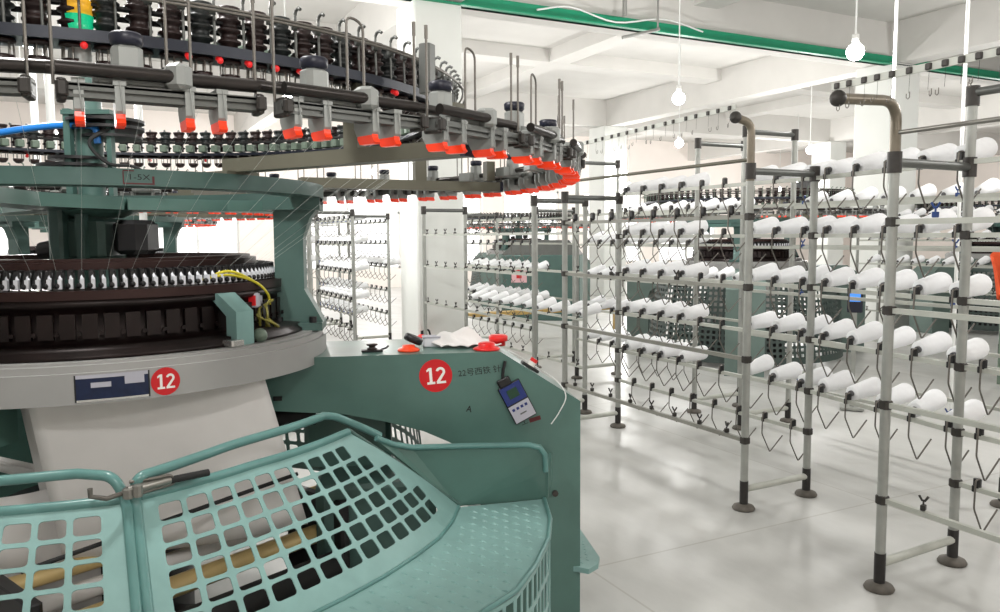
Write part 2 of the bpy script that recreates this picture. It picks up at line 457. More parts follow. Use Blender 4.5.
BP = [('in front of the green tray at the right', 6.06, 4.95), ('under the grey pipe hanger', 6.2, 7.5), ('behind the bulb under the pipe hanger', 9.2, 11.1),
      ('in front of the grey window blind', 12.3, 11.0), ('behind the feeders at the upper left corner', -.40, 7.5), ('beside the white drop conduit at the left', -.62, 10.0),
      ('seen through the near machine ring', 2.1, 9.6), ('second behind the aisle, far bay', 6.2, 14.0), ('far bay over the left machine row', -.5, 14.0), ('above the far right machine', 12.3, 6.5),
      ('far right bay', 18.5, 11.0), ('far right bay near the wall', 18.5, 17.0), ('added unseen over the walkway behind the photographer', 3.0, -1.5), ('added unseen over the near machine', -.2, 2.2), ('added unseen over the near creel end', 6.1, 2.3), ('added unseen over the row behind the near machine', -.3, 4.9), ('added unseen over the start of the machine row', -.2, -.6), ('added unseen above the aisle behind the photographer', 6.1, -.4), ('added to light the far row by the windows', 12.3, 17.0), ('added to light the far aisle by the windows', 3.0, 20.5), ('added at the far wall, first past the pillar', 9.2, 21.5), ('added at the far wall, second past the pillar', 15.4, 21.0), ('added to brighten the far wall near the blind', 22.0, 21.0), ('added beyond the last machine at the right', 24.5, 14.5), ('over the machine row at the far left', -6.5, 8.6), ('deep in the far bay', 6.2, 19.0)]  # extra bulbs out of view and towards the far wall, added for brightness
for why, x, y in BP:
    b = thing('pendant_bulb', 'lit round bulb on a thin cord, ' + why, 'light bulb', (x,y,3.2), 0, 'bulbs hanging from the ceiling')
    MB().sphere((0,0,0), .075, 14).build('globe', M['bulb'], b)
    MB().lathe([(.0001,.15),(.03,.15),(.032,.07),(.0001,.06)], 10).build('lamp_holder', M['bulbcap'], b)
    MB().cyl((0,0,.15),(0,0,ZC-3.2),.008,6).build('cord', M['conduit'], b)
    L = bpy.data.lights.new('bulb_glow', 'POINT'); L.energy = 92 if y < 9 else 150; L.color = (1,.985,.96); L.shadow_soft_size = .12
    lo = bpy.data.objects.new('bulb_glow', L); COL.objects.link(lo); lo.parent = b; lo.location = (0,0,-.22)

# white drop conduits
for why, x, y, z0, r in (('behind the near creel elbow', 6.6, 4.96, 0.0, .017), ('to the right of the near creel end post', 6.2, 4.03, 0.0, .015), ('at the upper left beside a bulb', -.45, 8.75, 2.2, .035),
                         ('left of the machine gearbox', -.255, 7.05, 1.3, .03), ('right of the machine gearbox', 0.362, 7.1, 1.3, .03)):
    dcd = tag(MB().cyl((x,y,z0),(x,y,ZC),r,10).build('drop_conduit', M['conduit']), 'thin white drop conduit, ' + why, 'conduit', 'white drop conduits')
    MB().cyl((x,y,ZC-.03),(x,y,ZC-.002),r*2.4,10).build('ceiling_plate', M['conduit'], dcd)

# ------------------------------------------------------------------ knitting machines
DD = 3.2
LEG_A = 9.0
CACHE = {}
def cached(key, fn):
    if key not in CACHE: CACHE[key] = fn()
    return CACHE[key]
def part(name, key, mb_fn, mats, parent, loc=(0,0,0), rz=0.0):
    if not isinstance(mats, (list, tuple)): mats = [mats]
    def mk():
        mb = MB(); mb_fn(mb); return mb.mesh(name, mats)
    return obj(name, cached(key, mk), parent, loc, rz)

def leg_mesh(mb):
    # local x runs outward; outline as (x, z)
    poly = [(0.50,1.18),(1.437,1.18),(1.738,0.985),(1.738,0.0),(1.36,0.0),(1.36,0.72),(1.335,0.80),(1.243,0.855),(1.153,0.898),(1.011,0.941),(0.872,0.972),(0.50,1.005)]
    mb.prism(poly, 'y', -0.2155, 0.2155)
def column_mesh(mb):
    poly = [(.63,1.29),(.80,1.29),(.735,1.41),(.735,1.60),(.76,1.67),(.80,1.72),(.80,1.745),(.62,1.745),(.62,1.715),(.632,1.70),(.632,1.60)]
    mb.prism(poly, 'y', -.055, .055)
    mb.box((.60,-.10,1.262),(.80,.10,1.29))
    mb.box((.60,-.085,1.70),(.80,.085,1.745))
def column_bolts(mb):
    for x in (.645,.765):
        for y in (-.078,.078): mb.cyl((x,y,1.29),(x,y,1.312),.014,6)
def table_ring(mb):
    mb.ring(.46,.803,1.153,1.238,n=128); mb.ring(.46,.790,1.238,1.257,n=128); mb.ring(.50,.770,1.257,1.264,n=128)
def cam_box(mb):
    mb.lathe([(.46,1.262),(.735,1.262),(.735,1.275),(.72,1.285),(.72,1.292),(.655,1.297),(.64,1.31),(.64,1.40),(.655,1.405),(.655,1.425),(.46,1.425)],120)
    for i in range(72):
        a = i*5; T = Tm(pol(.645,a,1.35), R(a)); mb.box((-.01,-.02,-.036),(.008,.02,.036),T)
        mb.cyl(pol(.655,a+2.5,1.33), pol(.662,a+2.5,1.33), .007, 6)
def low_plate(mb): mb.ring(.47,.656,1.426,1.453,n=120)
def top_plate(mb):
    mb.ring(.45,.552,1.508,1.530,n=120); mb.ring(.46,.53,1.530,1.540,n=120)
def feeder_mesh(mb):
    # x outward
    mb.mi = 0
    mb.box((-.045,-.006,.006),(-.02,.006,.058)); mb.box((-.05,-.007,.03),(.0,.007,.055))
    mb.sphere((.012,-.004,.013),.0085,8); mb.cyl((.0,.007,.0),(.0,.007,.055),.0035,6)
    mb.mi = 1
    mb.cbox((.006,.004,.018),(.018,.011,.028)); mb.cyl((.002,.004,.03),(-.01,.004,.05),.006,6)
def upper_ring(mb): mb.ring(.70,.806,1.744,1.790,n=128)
def spokes(mb):
    for a in (30,150,270):
        T = Tm((0,0,0), R(a)); mb.prism([(.10,-.16),(.45,-.07),(.72,-.10),(.72,.10),(.45,.07),(.10,.16)],'z',1.700,1.742,T)
    mb.lathe([(.0001,1.675),(.10,1.675),(.13,1.69),(.17,1.715),(.18,1.742),(.0001,1.742)],40)
def gearbox(mb):
    mb.cbox((0,0,1.60),(.17,.22,.14),None,.02); mb.cbox((0,0,1.475),(.22,.26,.12),None,.02)
    mb.cbox((-.06,-.1,1.63),(.05,.10,.22),None,.01); mb.cbox((.02,-.12,1.56),(.03,.03,.25)); mb.cyl((0,0,1.40),(0,0,1.7),.07,20)
def gear_motor(mb):
    mb.cbox((.16,-.02,1.605),(.12,.15,.12),None,.03); mb.cyl((.16,-.02,1.58),(.12,-.02,1.49),.02,10)
def gear_reel(mb): mb.cyl((-.2,.02,1.55),(-.1,.02,1.57),.04,12)
def centre_post(mb):
    mb.cyl((0,0,1.74),(0,0,2.16),.045,14); mb.cbox((-.045,-.05,1.90),(.022,.03,.30)); mb.cbox((.10,-.05,1.88),(.016,.03,.26))
    mb.box((-.06,-.07,2.03),(.11,.0,2.045))
def slip_discs(mb):
    for x, z, r in ((-.08,1.83,.10),(-.07,1.855,.12),(-.05,1.88,.10),(.07,1.955,.10),(.06,1.985,.12),(.05,2.01,.13)): mb.cyl((x,.02,z),(x,.02,z+.010),r,28)
def arm_mesh(mb):
    mb.box((.74,-.03,1.798),(1.62,.03,1.838)); mb.box((.70,-.06,1.785),(.80,.06,1.80))
    mb.box((1.225,-.018,1.838),(1.275,.018,2.012)); mb.box((1.56,-.02,1.845),(1.60,.02,1.93))
def arm_cap(mb): mb.box((1.62,-.032,1.796),(1.635,.032,1.84))
def spool_plate(mb): mb.ring(1.185,1.310,2.014,2.026,n=160); mb.ring(1.310,1.316,2.008,2.032,n=160)
def belt(mb): mb.ring(1.238,1.262,2.094,2.100,n=120); mb.ring(1.224,1.230,2.075,2.086,n=120)
def guide_wire(mb):
    for r, z in ((1.325,2.112),(1.335,2.102)): mb.tube(arc_pts(r,0,360,z,120)[:-1], .0035, 5, True)
def pulleys(mb):
    pr = [(.0001,.010),(.020,.010),(.020,.020),(.027,.022),(.027,.026),(.019,.030),(.019,.040),(.027,.043),(.027,.047),(.020,.050),(.020,.058),(.028,.061),(.028,.065),(.021,.068),(.024,.080),(.027,.083),(.027,.088),(.0001,.088)]
    mb.lathe([(r*1.04, z*1.24) for r, z in pr],14)
def feeder_block(mb):
    mb.mi = 0
    mb.cbox((-.045,0,.022),(.05,.034,.034),None,.005); mb.box((-.03,-.01,.002),(.055,.01,.008))
def feeder_hook(mb):
    mb.cyl((.048,.016,.004),(.048,.016,.112),.0032,6); mb.tube([(.048,.016,.112),(.052,.016,.122),(.062,.016,.126),(.070,.016,.121)],.0045,6)
    mb.cyl((.046,.006,.085),(.052,.018,.085),.010,8)
def pin_wheel(mb):
    mb.mi = 0
    mb.lathe([(.0001,-.012),(.026,-.012),(.028,-.018),(.026,-.022),(.0001,-.022)],14); mb.lathe([(.0001,-.046),(.024,-.046),(.022,-.056),(.012,-.066),(.0001,-.068)],14)
    mb.mi = 1
    for i in range(7):
        a = 2*PI*i/7; mb.cyl((.021*math.cos(a),.021*math.sin(a),-.020),(.022*math.cos(a),.022*math.sin(a),-.048),.0022,5)
def feeder_lamp(mb): mb.sphere((.060,.022,-.026),.0078,8); mb.cyl((.045,.022,-.02),(.06,.022,-.026),.006,6)
def whole_spool(mb):
    mb.mi = 0; pulleys(mb)
    n = MB(); feeder_block(n); feeder_hook(n); mb.mi = 1; mb.add(n.v, n.f)
    n = MB(); pin_wheel(n); mb.mi = 2; mb.add(n.v, n.f)

# outer ring: 30 segments of 12 degrees; tangential direction = local y
SEG = 12.0
def seg_rail(mb):
    h = math.tan(R(SEG/2-.5))*1.71
    mb.box((1.698,-h,1.832),(1.722,h,1.848)); mb.box((1.692,-h,1.846),(1.728,h,1.852)); mb.box((1.692,-h,1.830),(1.696,h,1.850)); mb.box((1.724,-h,1.840),(1.728,h,1.850)); mb.box((1.692,-h,1.828),(1.728,h,1.833))
SEGH = math.tan(R(SEG/2-.5))*1.71
def end_clamp(mb): mb.cbox((1.709,0,1.840),(.046,.014,.035),None,.004); mb.cbox((1.735,0,1.84),(.014,.018,.024),None,.004)
def tube_outer(mb): mb.cyl((1.735,-.165,1.872),(1.735,.03,1.872),.0115,12)
def tube_mid(mb): mb.cyl((1.71,-.02,1.873),(1.71,.155,1.873),.0115,12)
def tube_inner(mb): mb.cyl((1.655,-.175,1.885),(1.655,.175,1.885),.0115,12)
def seg_casting(mb):
    mb.cbox((1.722,.02,1.874),(.055,.042,.044),None,.014); mb.prism([(1.60,1.862),(1.70,1.856),(1.715,1.885),(1.62,1.90),(1.60,1.90)],'y',-.06,.03)
    mb.cbox((1.645,-.05,1.898),(.045,.05,.070),None,.010); mb.box((1.70,.004,1.85),(1.726,.036,1.87)); mb.cbox((1.70,-.05,1.864),(.035,.12,.022),None,.008)
def seg_cap(mb): mb.lathe([(.0001,1.933),(.022,1.933),(.027,1.938),(.028,1.952),(.024,1.956),(.0001,1.956)],20,Matrix.Translation((1.645,-.05,0)))
def rod_mesh(mb): mb.cyl((1.71,0,1.85),(1.71,0,2.045),.0029,6); mb.cyl((1.71,0,2.022),(1.71,0,2.05),.0042,6)
def hoop_mesh(mb): mb.tube(fillet([(1.67,-.024,1.87),(1.67,-.024,2.045),(1.67,.016,2.035),(1.67,.016,1.87)],.02,4),.0029,6)
def tip_holder(mb):
    mb.prism([(-.045,.004),(.022,.004),(.022,-.040),(.016,-.046),(-.036,-.046),(-.045,-.030)],'y',-.0075,.0075); mb.box((-.03,-.010,.001),(.024,.010,.009))
    mb.cyl((.024,0,.008),(.026,.004,-.045),.0012,5)
def tip_lens(mb):
    mb.prism([(-.034,-.040),(.017,-.040),(.019,-.052),(.025,-.060),(.018,-.064),(-.026,-.063),(-.034,-.052)],'y',-.0072,.0072)
TIPS = (-4.4,-2.4,1.2,3.0)

def perforated_guard(root, key, a0, a1, z0, z1, r0, r1, m='green'):
    cells_u = int(abs(a1-a0)/3.3); cells_v = int((z1-z0)/.066)
    f = lambda u, v: pol(r0+(r1-r0)*v/cells_v, a0+(a1-a0)*u/cells_u, z0+(z1-z0)*v/cells_v)
    if key in CACHE:
        o = obj('guard_panel', CACHE[key], root); s = o.modifiers.new('thick','SOLIDIFY'); s.thickness = .003; s.offset = 0
    else:
        o = perforated('guard_panel', f, cells_u, cells_v, lambda i, j: 0 < i < cells_u-1 and 0 < j < cells_v-1, M[m], root, *((.36,.36) if m == 'green' else (.29,.29))); CACHE[key] = o.data
    return o

def machine(label, loc, rz, main=False):
    rt = thing('knitting_machine', label, 'knitting machine', loc, rz, None if main else 'circular knitting machines further back')
    # stand
    for i, a in enumerate((LEG_A, LEG_A+120, LEG_A+240)):
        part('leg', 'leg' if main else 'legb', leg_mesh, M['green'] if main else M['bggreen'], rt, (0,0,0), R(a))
    t = part('table_ring', 'table', table_ring, M['table'], rt)
    part('cam_box', 'cam', cam_box, M['brown'], rt)
    lp = part('lower_feeder_plate', 'lowp', low_plate, M['rbrown'], rt); part('upper_feeder_ring', 'topp', top_plate, M['rbrown'], rt)
    for a in (8, 118, 243):
        c = part('column', 'col', column_mesh, M['dgreen'], rt, (0,0,0), R(a)); part('bolts', 'colb', column_bolts, M['black'], c)
    if main:
        for i in range(100): part('yarn_feeder', 'fd', feeder_mesh, [M['black'], M['whitecer']], rt, pol(.612,-124+i*2.6,1.453), R(-124+i*2.6))
        def rest(mb):
            for i in range(38):
                a = 137+i*2.6; n = MB(); feeder_mesh(n); mb.mi = 0; mb.add(n.v, n.f, False, Tm(pol(.612,a,1.453), R(a)))
        o = part('rear_yarn_feeders', 'fdr', rest, M['black'], rt); o['kind'] = 'stuff'
    else:
        def allf(mb):
            for i in range(90):
                a = i*4; T = Tm(pol(.612,a,1.453), R(a)); mb.mi = 0; mb.box((-.045,-.008,0),(.005,.008,.058),T); mb.mi = 1; mb.cbox((.004,.008,.018),(.02,.014,.03),T)
        o = part('yarn_feeders', 'fdb', allf, [M['black'], M['whitecer']], rt); o['kind'] = 'stuff'
    part('upper_ring', 'upr', upper_ring, M['dgreen'], rt); sp = part('hub_spokes', 'spk', spokes, M['green'], rt)
    gb = part('gearbox', 'gbx', gearbox, M['dgreen'], rt); part('gear_motor', 'gmo', gear_motor, M['black'], gb); part('shaft', 'gre', gear_reel, M['black'], gb)
    cp = part('centre_post', 'cpo', centre_post, M['dgreen'], rt); part('slip_ring_discs', 'sld', slip_discs, M['black'], cp)
    for a in (-32, 27, 87, 147, 207, 267):
        am = part('support_arm', 'arm', arm_mesh, M['khaki'], rt, (0,0,0), R(a)); part('arm_end_cap', 'armc', arm_cap, M['navy'], am)
    part('spool_ring', 'spr', spool_plate, M['blue'], rt); part('drive_belt', 'blt', belt, M['rubber'], rt); part('guide_wires', 'gwi', guide_wire, M['dsteel'], rt)
    # positive feeders (spools), 120 stations three degrees apart
    seen = [a for a in range(-82, 173, 3)] if main else [a for a in range(0, 360, 4)]
    for i, a in enumerate(seen):
        if main:
            s = part('spool_feeder', 'pul%d' % (i*7 % 3 == 1), pulleys, M['spool2'] if i*7 % 3 == 1 else M['spool'], rt, pol(1.25,a,2.026), R(a))
            part('feeder_block', 'blk', feeder_block, M['ltgreen'], s); part('yarn_hook', 'fhk', feeder_hook, M['dcast'], s); part('storage_wheel', 'pin', pin_wheel, [M['spool'], M['steel']], s)
            if -58 < a < -40 or a % 4 == 0: part('indicator_lamp', 'lmp', feeder_lamp, M['reddim'], s)
        else:
            part('spool_feeder', 'wsp', whole_spool, [M['spool'], M['ltgreen'], M['spool']], rt, pol(1.25,a,2.026), R(a))
    if main:
        def restsp(mb):
            for a in range(173, 278, 3):
                n = MB(); whole_spool(n); T = Tm(pol(1.25,a,2.026), R(a)); mb.mi = 0; mb.add(n.v, n.f, False, T)
        o = part('rear_spool_feeders', 'rsp', restsp, M['spool'], rt); o['kind'] = 'stuff'
    # outer stop-motion ring
    segs = range(30)
    for i in segs:
        a = -71.0 + i*SEG; rz_ = R(a)
        if main and 165 < a < 278: pass
        s = part('rail_segment', 'srl', seg_rail, M['dcast'], rt, (0,0,0), rz_)
        part('tube', 'st1', tube_outer, M['dtube'], s); part('tube', 'st2', tube_mid, M['dtube'], s); part('tube', 'st3', tube_inner, M['dtube'], s); part('casting', 'scs', seg_casting, M['cast'], s); part('end_clamp', 'sen', end_clamp, M['joint'], s, (0,-SEGH+.008,0)); part('end_clamp', 'sen', end_clamp, M['joint'], s, (0,SEGH-.008,0))
        part('cap', 'scp', seg_cap, M['navy'], s)
        vis = main and -90 < a < 110
        if vis or not main:
            for q, da in enumerate(TIPS):
                if vis:
                    h = part('stop_motion', 'tph', tip_holder, M['cast'], rt, pol(1.71,a+da,1.850), R(a+da)); part('warning_lens', 'tpl', tip_lens, M['redlens'], h)
            if not main:
                def one_tip(mb):
                    mb.mi = 0; tip_holder(mb); mb.mi = 1; tip_lens(mb)
                for da in TIPS: part('stop_motion', 'tp1', one_tip, [M['cast'], M['redlens']], s, pol(1.71,da,1.85), R(da))
        if vis:
            for da in (-5.6, 5.2): part('signal_rod', 'rod', rod_mesh, M['dsteel'], rt, (0,0,0), R(a+da))
            part('wire_hoop', 'hop', hoop_mesh, M['dsteel'], rt, (0,0,0), R(a+1.2))
    if not main:
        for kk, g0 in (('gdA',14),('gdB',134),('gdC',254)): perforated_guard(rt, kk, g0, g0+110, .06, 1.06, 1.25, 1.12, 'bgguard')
        def fabroll(mb): mb.lathe([(.52,1.15),(.50,.95),(.42,.70),(.40,.45),(.0001,.45)],40)
        part('knitted_fabric', 'fbr', fabroll, M['fabric'], rt)
        def cblock(mb): mb.cyl((0,0,0),(0,0,.45),.55,30)
        part('take_up_drum', 'tud', cblock, M['black'], rt)
    return rt

MR = R(-27)
m12 = machine('near mint green circular knitting machine with red number 12 stickers, cut by the left edge', (0,3.2,0), MR, True)

# ---- details of the near machine (local frame: x to the right, y away from the viewer)
def on_band(a_mid, z_mid, rad):
    return lambda u, v: pol(rad, a_mid + math.degrees(u/rad), z_mid + v)
leg0 = [o for o in m12.children if o.name.startswith('leg')][0]
tbl = [o for o in m12.children if o.name.startswith('table_ring')][0]
upr = [o for o in m12.children if o.name.startswith('upper_ring')][0]
fb = on_band(-51.4, 1.196, .8045)
st = disc_on('number_sticker', .040, fb, M['stick'], tbl); tag(st, 'round red sticker with white 12')
digits12_on('lettering', .042, on_band(-51.4, 1.196, .8053), M['white'], tbl)
npm = on_band(-61.1, 1.197, .8042)
tag(rect_on('nameplate', -.094,-.038,.094,.036, npm, M['plate'], tbl, 10, 1), 'worn blue metal nameplate')
npf = on_band(-61.1, 1.197, .8050)
rect_on('nameplate_strip', -.054,.000,-.004,.014, npf, M['taggrey'], tbl, 4, 1); rect_on('nameplate_strip', .030,.004,.080,.026, npf, M['taggrey'], tbl, 4, 1)
rect_on('nameplate_edge', -.094,-.038,.094,-.032, npf, M['chrome'], tbl, 10, 1); rect_on('nameplate_edge', -.094,.026,.094,.036, npf, M['taggrey'], tbl, 10, 1)
rect_on('nameplate_edge', -.094,-.038,-.090,.036, npf, M['ink'], tbl, 2, 1); rect_on('nameplate_edge', .090,-.038,.094,.036, npf, M['ink'], tbl, 2, 1)
ur = on_band(-54.7, 1.767, .8066)
text_on('marker_writing', '1-5X', .022, ur, M['ink'], upr, 0, 1.3)
for q in ((-.040,-.019,.040,-.015),(-.040,.016,-.012,.019),(-.041,-.019,-.038,.017),(.034,-.017,.040,.004)): rect_on('marker_box', *q, ur, M['maroon'], upr, 6, 1)

# leg face (local to the leg: x outward, face at y = -0.2155)
lf = lambda s0, z0, rot=0.0, e=.0007: (lambda u, v: Vector((s0 + u*math.cos(rot) - v*math.sin(rot), -.2155-e, z0 + u*math.sin(rot) + v*math.cos(rot))))
disc_on('number_sticker', .060, lf(1.20,1.10), M['stick'], leg0)
digits12_on('lettering', .060, lf(1.20,1.10,R(4),.0015), M['white'], leg0)
text_on('marker_writing', '22\u53f7\u897f\u94c1 \u9488', .030, lf(1.360,1.110,R(5)), M['ink'], leg0, 0, 1.0)
text_on('marker_writing', 'A', .032, lf(1.32,.972,R(-12)), M['ink'], leg0, .0006, .9)
text_on('marker_writing', '\u5de5', .026, lf(1.525,.915,R(20)), M['ink'], leg0, 0, 1.1)
rect_on('marker_smudge', -.022,-.008,.022,.008, lf(1.565,.925,R(15)), M['maroon'], leg0, 2, 1)
MB().box((.63,-.218,1.03),(.66,-.2155,1.046)).build('rating_plate', M['ink'], leg0)
MB().cyl((1.64,-.2155,.64),(1.64,-.226,.64),.012,8).build('bolt', M['joint'], leg0)

# curved bracket between lower plate and table, near right
def bracket(mb):
    prof = [(.60,1.425),(.665,1.425),(.745,1.37),(.745,1.262),(.70,1.262),(.70,1.355),(.645,1.40),(.60,1.40)]
    mb.prism(prof,'y',-.035,.035)
bk = MB(); bracket(bk); bo = bk.build('bracket', M['mint'], m12, (0,0,0), R(-29.5))
MB().cbox((.745,-.05,1.275),(.05,.05,.02),None,.005).build('clamp', M['chrome'], bo); MB().sphere((.735,.07,1.285),.024,10).build('knob', M['ltgreen'], bo)
# small box with wires inside the feeder ring on the right
jb = MB().cbox((.60,-.16,1.39),(.07,.07,.05),None,.008).build('junction_box', M['taggrey'], m12)
MB().cbox((.617,-.198,1.39),(.03,.004,.034)).build('red_label', M['stick'], jb)
for i in range(9):
    q = random.uniform
    MB().tube(smooth_path([(.60+.008*i,-.11+q(-.02,.02),1.385),(.64+q(-.02,.02),-.16+q(-.02,.02),1.345),(.61+.010*i,-.14+q(-.02,.02),1.30),(.585+.010*i,-.11,1.27)],4),.0045,5).build('loose_wire', M['olive'] if i % 3 else M['rubber'], jb)
for q in range(2):
    MB().tube(smooth_path([(.50,-.33+.02*q,1.468),(.57,-.27,1.480+.012*q),(.63,-.19,1.452),(.655,-.14,1.41),(.65,-.10,1.37)],5),.0045,6).build('yellow_hose', M['yellow'], m12)
# blue air hose into the centre post
MB().tube(smooth_path([(-.75,-.25,1.885),(-.45,-.16,1.925),(-.15,-.07,1.985),(-.02,-.05,1.995),(.05,-.06,1.985),(.06,-.06,1.93)],6),.012,8).build('air_hose', M['hose'], m12)
for q in ((0,0),(.018,.01)):
    MB().tube(smooth_path([(.10+q[0],-.05,1.99),(.05,-.10,1.93),(.10,-.08+q[1],1.86),(.18,-.06,1.85),(.24+q[0],-.05,1.80)],5),.006,6).build('cable', M['rubber'], m12)
# signal tower on the spool ring
sg = MB(); sg.cyl((0,0,0),(0,0,.05),.022,12); sgo = sg.build('signal_tower', M['cast'], m12, pol(1.25,-63.4,1.972), R(-63.4))
MB().lathe([(.0001,.05),(.026,.05),(.030,.10),(.0001,.10)],14).build('green_lamp', M['greenl'], sgo)
MB().lathe([(.0001,.102),(.028,.102),(.028,.13),(.022,.135),(.028,.14),(.028,.165),(.0001,.165)],14).build('yellow_lamp', M['yellowl'], sgo)
# tall control box standing on the ring
MB().cbox((0,0,2.06),(.036,.036,.135),None,.004).build('control_box', M['dcast'], m12, pol(1.40,-26.2), R(-26))
# yarns: from the far spools forward to the near feeders, and from the near stop motions inward
for i in range(40):
    a = -100 + i*6.1
    MB().cyl(pol(1.27,a,1.97), pol(.62,a-3,1.51), .0004, 4).build('yarn_strand', M['yarn'], m12)

# fabric tube hanging to the rollers
fbm = MB(); vs = []; fs = []; nu, nv = 22, 10
for j in range(nv+1):
    t = j/nv
    a = Vector((.13,-.69,1.22)).lerp(Vector((.11,-.50,.60)), t); b = Vector((.65,-.26,1.22)).lerp(Vector((.78,-.16,.60)), t)
    nrm = Vector((.63,-.77,0))
    for i in range(nu+1):
        u = i/nu; p = a.lerp(b, u) + nrm*(.03*math.sin(PI*u)*(1-.5*t) + .006*math.sin(9*u+2*t)*(.4+t))
        vs.append(p)
for j in range(nv):
    for i in range(nu):
        q = j*(nu+1)+i; fs.append((q,q+1,q+nu+2,q+nu+1))
back = [v + Vector((-.12,.15,0)) for v in vs]
fbm.add(vs, fs, True); fbm.add(back, fs, True)
fo = fbm.build('knitted_fabric', M['fabric'], m12)
fo.modifiers.new('thick','SOLIDIFY').thickness = .003
sw = MB(); vs = []; fs = []
for j in range(7):
    for i in range(15):
        p = Vector((-.20,-.78,.84)).lerp(Vector((.20,-.44,.84)), i/14); p.z -= j*.07; p += Vector((.63,-.77,0))*(-.05+.012*math.sin(i*.9+j*.5)); vs.append(p)
for j in range(6):
    for i in range(14):
        q = j*15+i; fs.append((q,q+1,q+16,q+15))
sw.add(vs, fs, True); swo = sw.build('fabric_spread', M['fabric'], m12); swo.modifiers.new('thick','SOLIDIFY').thickness = .003
# take-down frame
MB().cyl((.176,-.817,.72),(.76,-.22,.80),.007,8).build('spreader_rod', M['rubber'], m12)
for q in range(2): MB().cyl((-.60+.04*q,.09-.07*q,.80),(-.01+.04*q,-.235-.07*q,.80),.016,12).build('idle_tube', M['fabric'], m12)
MB().cyl((.20,-.70,.50),(.93,.23,.50),.034,20).build('take_down_roller', M['gold'], m12)
for q, (p, r_, m_) in enumerate((((-.10,.08,.60),.026,'gold'),((-.07,.06,.53),.03,'fabric'),((.12,-.12,.43),.05,'rubber'))):
    d_ = Vector((.62,.75,0)); c = Vector((.5,-.27,0))+Vector(p)
    MB().cyl(c-d_*.62, c+d_*(.74 if q == 0 else .40), r_, 20).build('take_down_roller', M[m_], m12)
tf = MB()
for s in (-.64,.42):
    c = Vector((.5,-.27,.42))+Vector((.62,.75,0))*s
    tf.cbox((0,0,0),(.04,.34,.46),Tm(c, math.atan2(.75,.62)),.01)
tf.cbox((.45,-.20,.16),(.9,.5,.12),Tm((0,0,0)),.02)
tf.build('take_down_frame', M['black'], m12)
def inner_mech(mb):
    mb.cyl((-.1,.1,.0),(-.1,.1,.62),.34,28); mb.cbox((.35,.25,.88),(.55,.08,.05)); mb.cbox((.30,.15,.80),(.6,.06,.06)); mb.cyl((.55,.2,.9),(.72,.24,.9),.05,14)
part('take_down_drive', 'inm', inner_mech, M['black'], m12)
MB().cbox((.98,.0,.37),(.44,.36,.66),None,.03).build('dark_filler_box', M['dgreen'], m12, (0,0,0), R(LEG_A))  # box added to block the bright floor and darken the gate holes
MB().cbox((.70,-.36,.20),(.95,.55,.10),Tm((0,0,0),R(-6)),.02).build('drip_tray', M['brown'], m12)
MB().cbox((.86,.20,.80),(.34,.10,.22),None,.02).build('motor_cover', M['green'], m12, (0,0,0), R(4))

# guards: far panels with square holes, bright behind
perforated_guard(m12, 'bkA', 6, 122, .42, 1.10, 1.20, 1.12); perforated_guard(m12, 'bkB', 138, 236, .30, 1.02, 1.30, 1.16)
# two gates at the front: conical punched sheets
def gate_top(a): 
    pts = [(-116,1.20),(-73,1.195),(-61,1.215),(-45,1.125),(-27,1.08),(-5,1.06)]
    for (a0,r0),(a1,r1) in zip(pts,pts[1:]):
        if a0 <= a <= a1: return r0+(r1-r0)*(a-a0)/(a1-a0)
    return 1.2
def gate_bot(a):
    pts = [(-118,1.50),(-60,1.49),(-43,1.424),(-32,1.395),(-22,1.38),(-11.6,1.338),(-5,1.32)]
    for (a0,r0),(a1,r1) in zip(pts,pts[1:]):
        if a0 <= a <= a1: return r0+(r1-r0)*(a-a0)/(a1-a0)
    return 1.49
ZT, ZB = 1.0, .70
def cone_f(a0, a1, nu, nv, lead, vlead=.5):
    def f(u, v):
        s = (u*lead if u < 1 else u-(1-lead))/(nu-1+lead); t = (v*vlead if v < 1 else v-(1-vlead))/(nv-1+vlead); a = a0+(a1-a0)*s
        return pol(gate_top(a), a, ZT).lerp(pol(gate_bot(a), a, ZB), t)
    return f
GP0, GP1 = pol(gate_top(-24.5),-24.5,ZT), pol(gate_bot(-11.6),-11.6,ZB)
nrm_ = (pol(1,-18,0)*.7+Vector((0,0,.7))); cutn = (GP1-GP0).cross(nrm_).normalized()
if cutn.dot(pol(1.2,10,.85)-GP0) < 0: cutn = -cutn
fR = cone_f(-60.3, -9.0, 17, 8, .6); fL = cone_f(-61.2, -108.0, 15, 8, .7)
def okR(i, j):
    if not (1 <= j <= 6 and i >= 1): return False
    if (fR(i+.5,j+.5)-GP0).dot(cutn) > -.075: return False
    return True
gR = perforated('gate', fR, 17, 8, okR, M['mint'], m12, .405, .405, .35, .003, (GP0, cutn)); tag(gR, 'right hand punched gate, its corner towards the leg')
gL = perforated('gate', fL, 15, 8, lambda i, j: 1 <= j <= 6 and 1 <= i <= 13, M['mint'], m12, .405, .405, .35); tag(gL, 'left hand punched gate')
def edgeR(t): return GP0.lerp(GP1, t)
U = lambda r, a, z: pol(r, a, z)
tr = fillet([fR(0.0,9.4), fR(.0,.2), pol(1.245,-60.3,1.055), pol(1.20,-57,1.055)], .045) + smooth_path([pol(1.14,-52,1.055), pol(1.085,-46.4,1.055), pol(1.045,-36,1.055), pol(1.025,-28,1.055)],5)[1:] + fillet([pol(1.02,-27,1.055), pol(1.03,-24.5,1.045), pol(1.07,-17.5,.975), pol(1.10,-16,.95)],.03)
MB().tube(tr, .0125, 10).build('frame_tube', M['tube'], gR)
MB().tube([pol(gate_top(a),a,ZT) for a in [-59.8+i*1.76 for i in range(21)]], .0125, 10).build('frame_tube', M['tube'], gR)
MB().tube([edgeR(i/10) + Vector((0,0,.008)) for i in range(11)], .006, 8).build('edge_bead', M['dgreen'], gR)
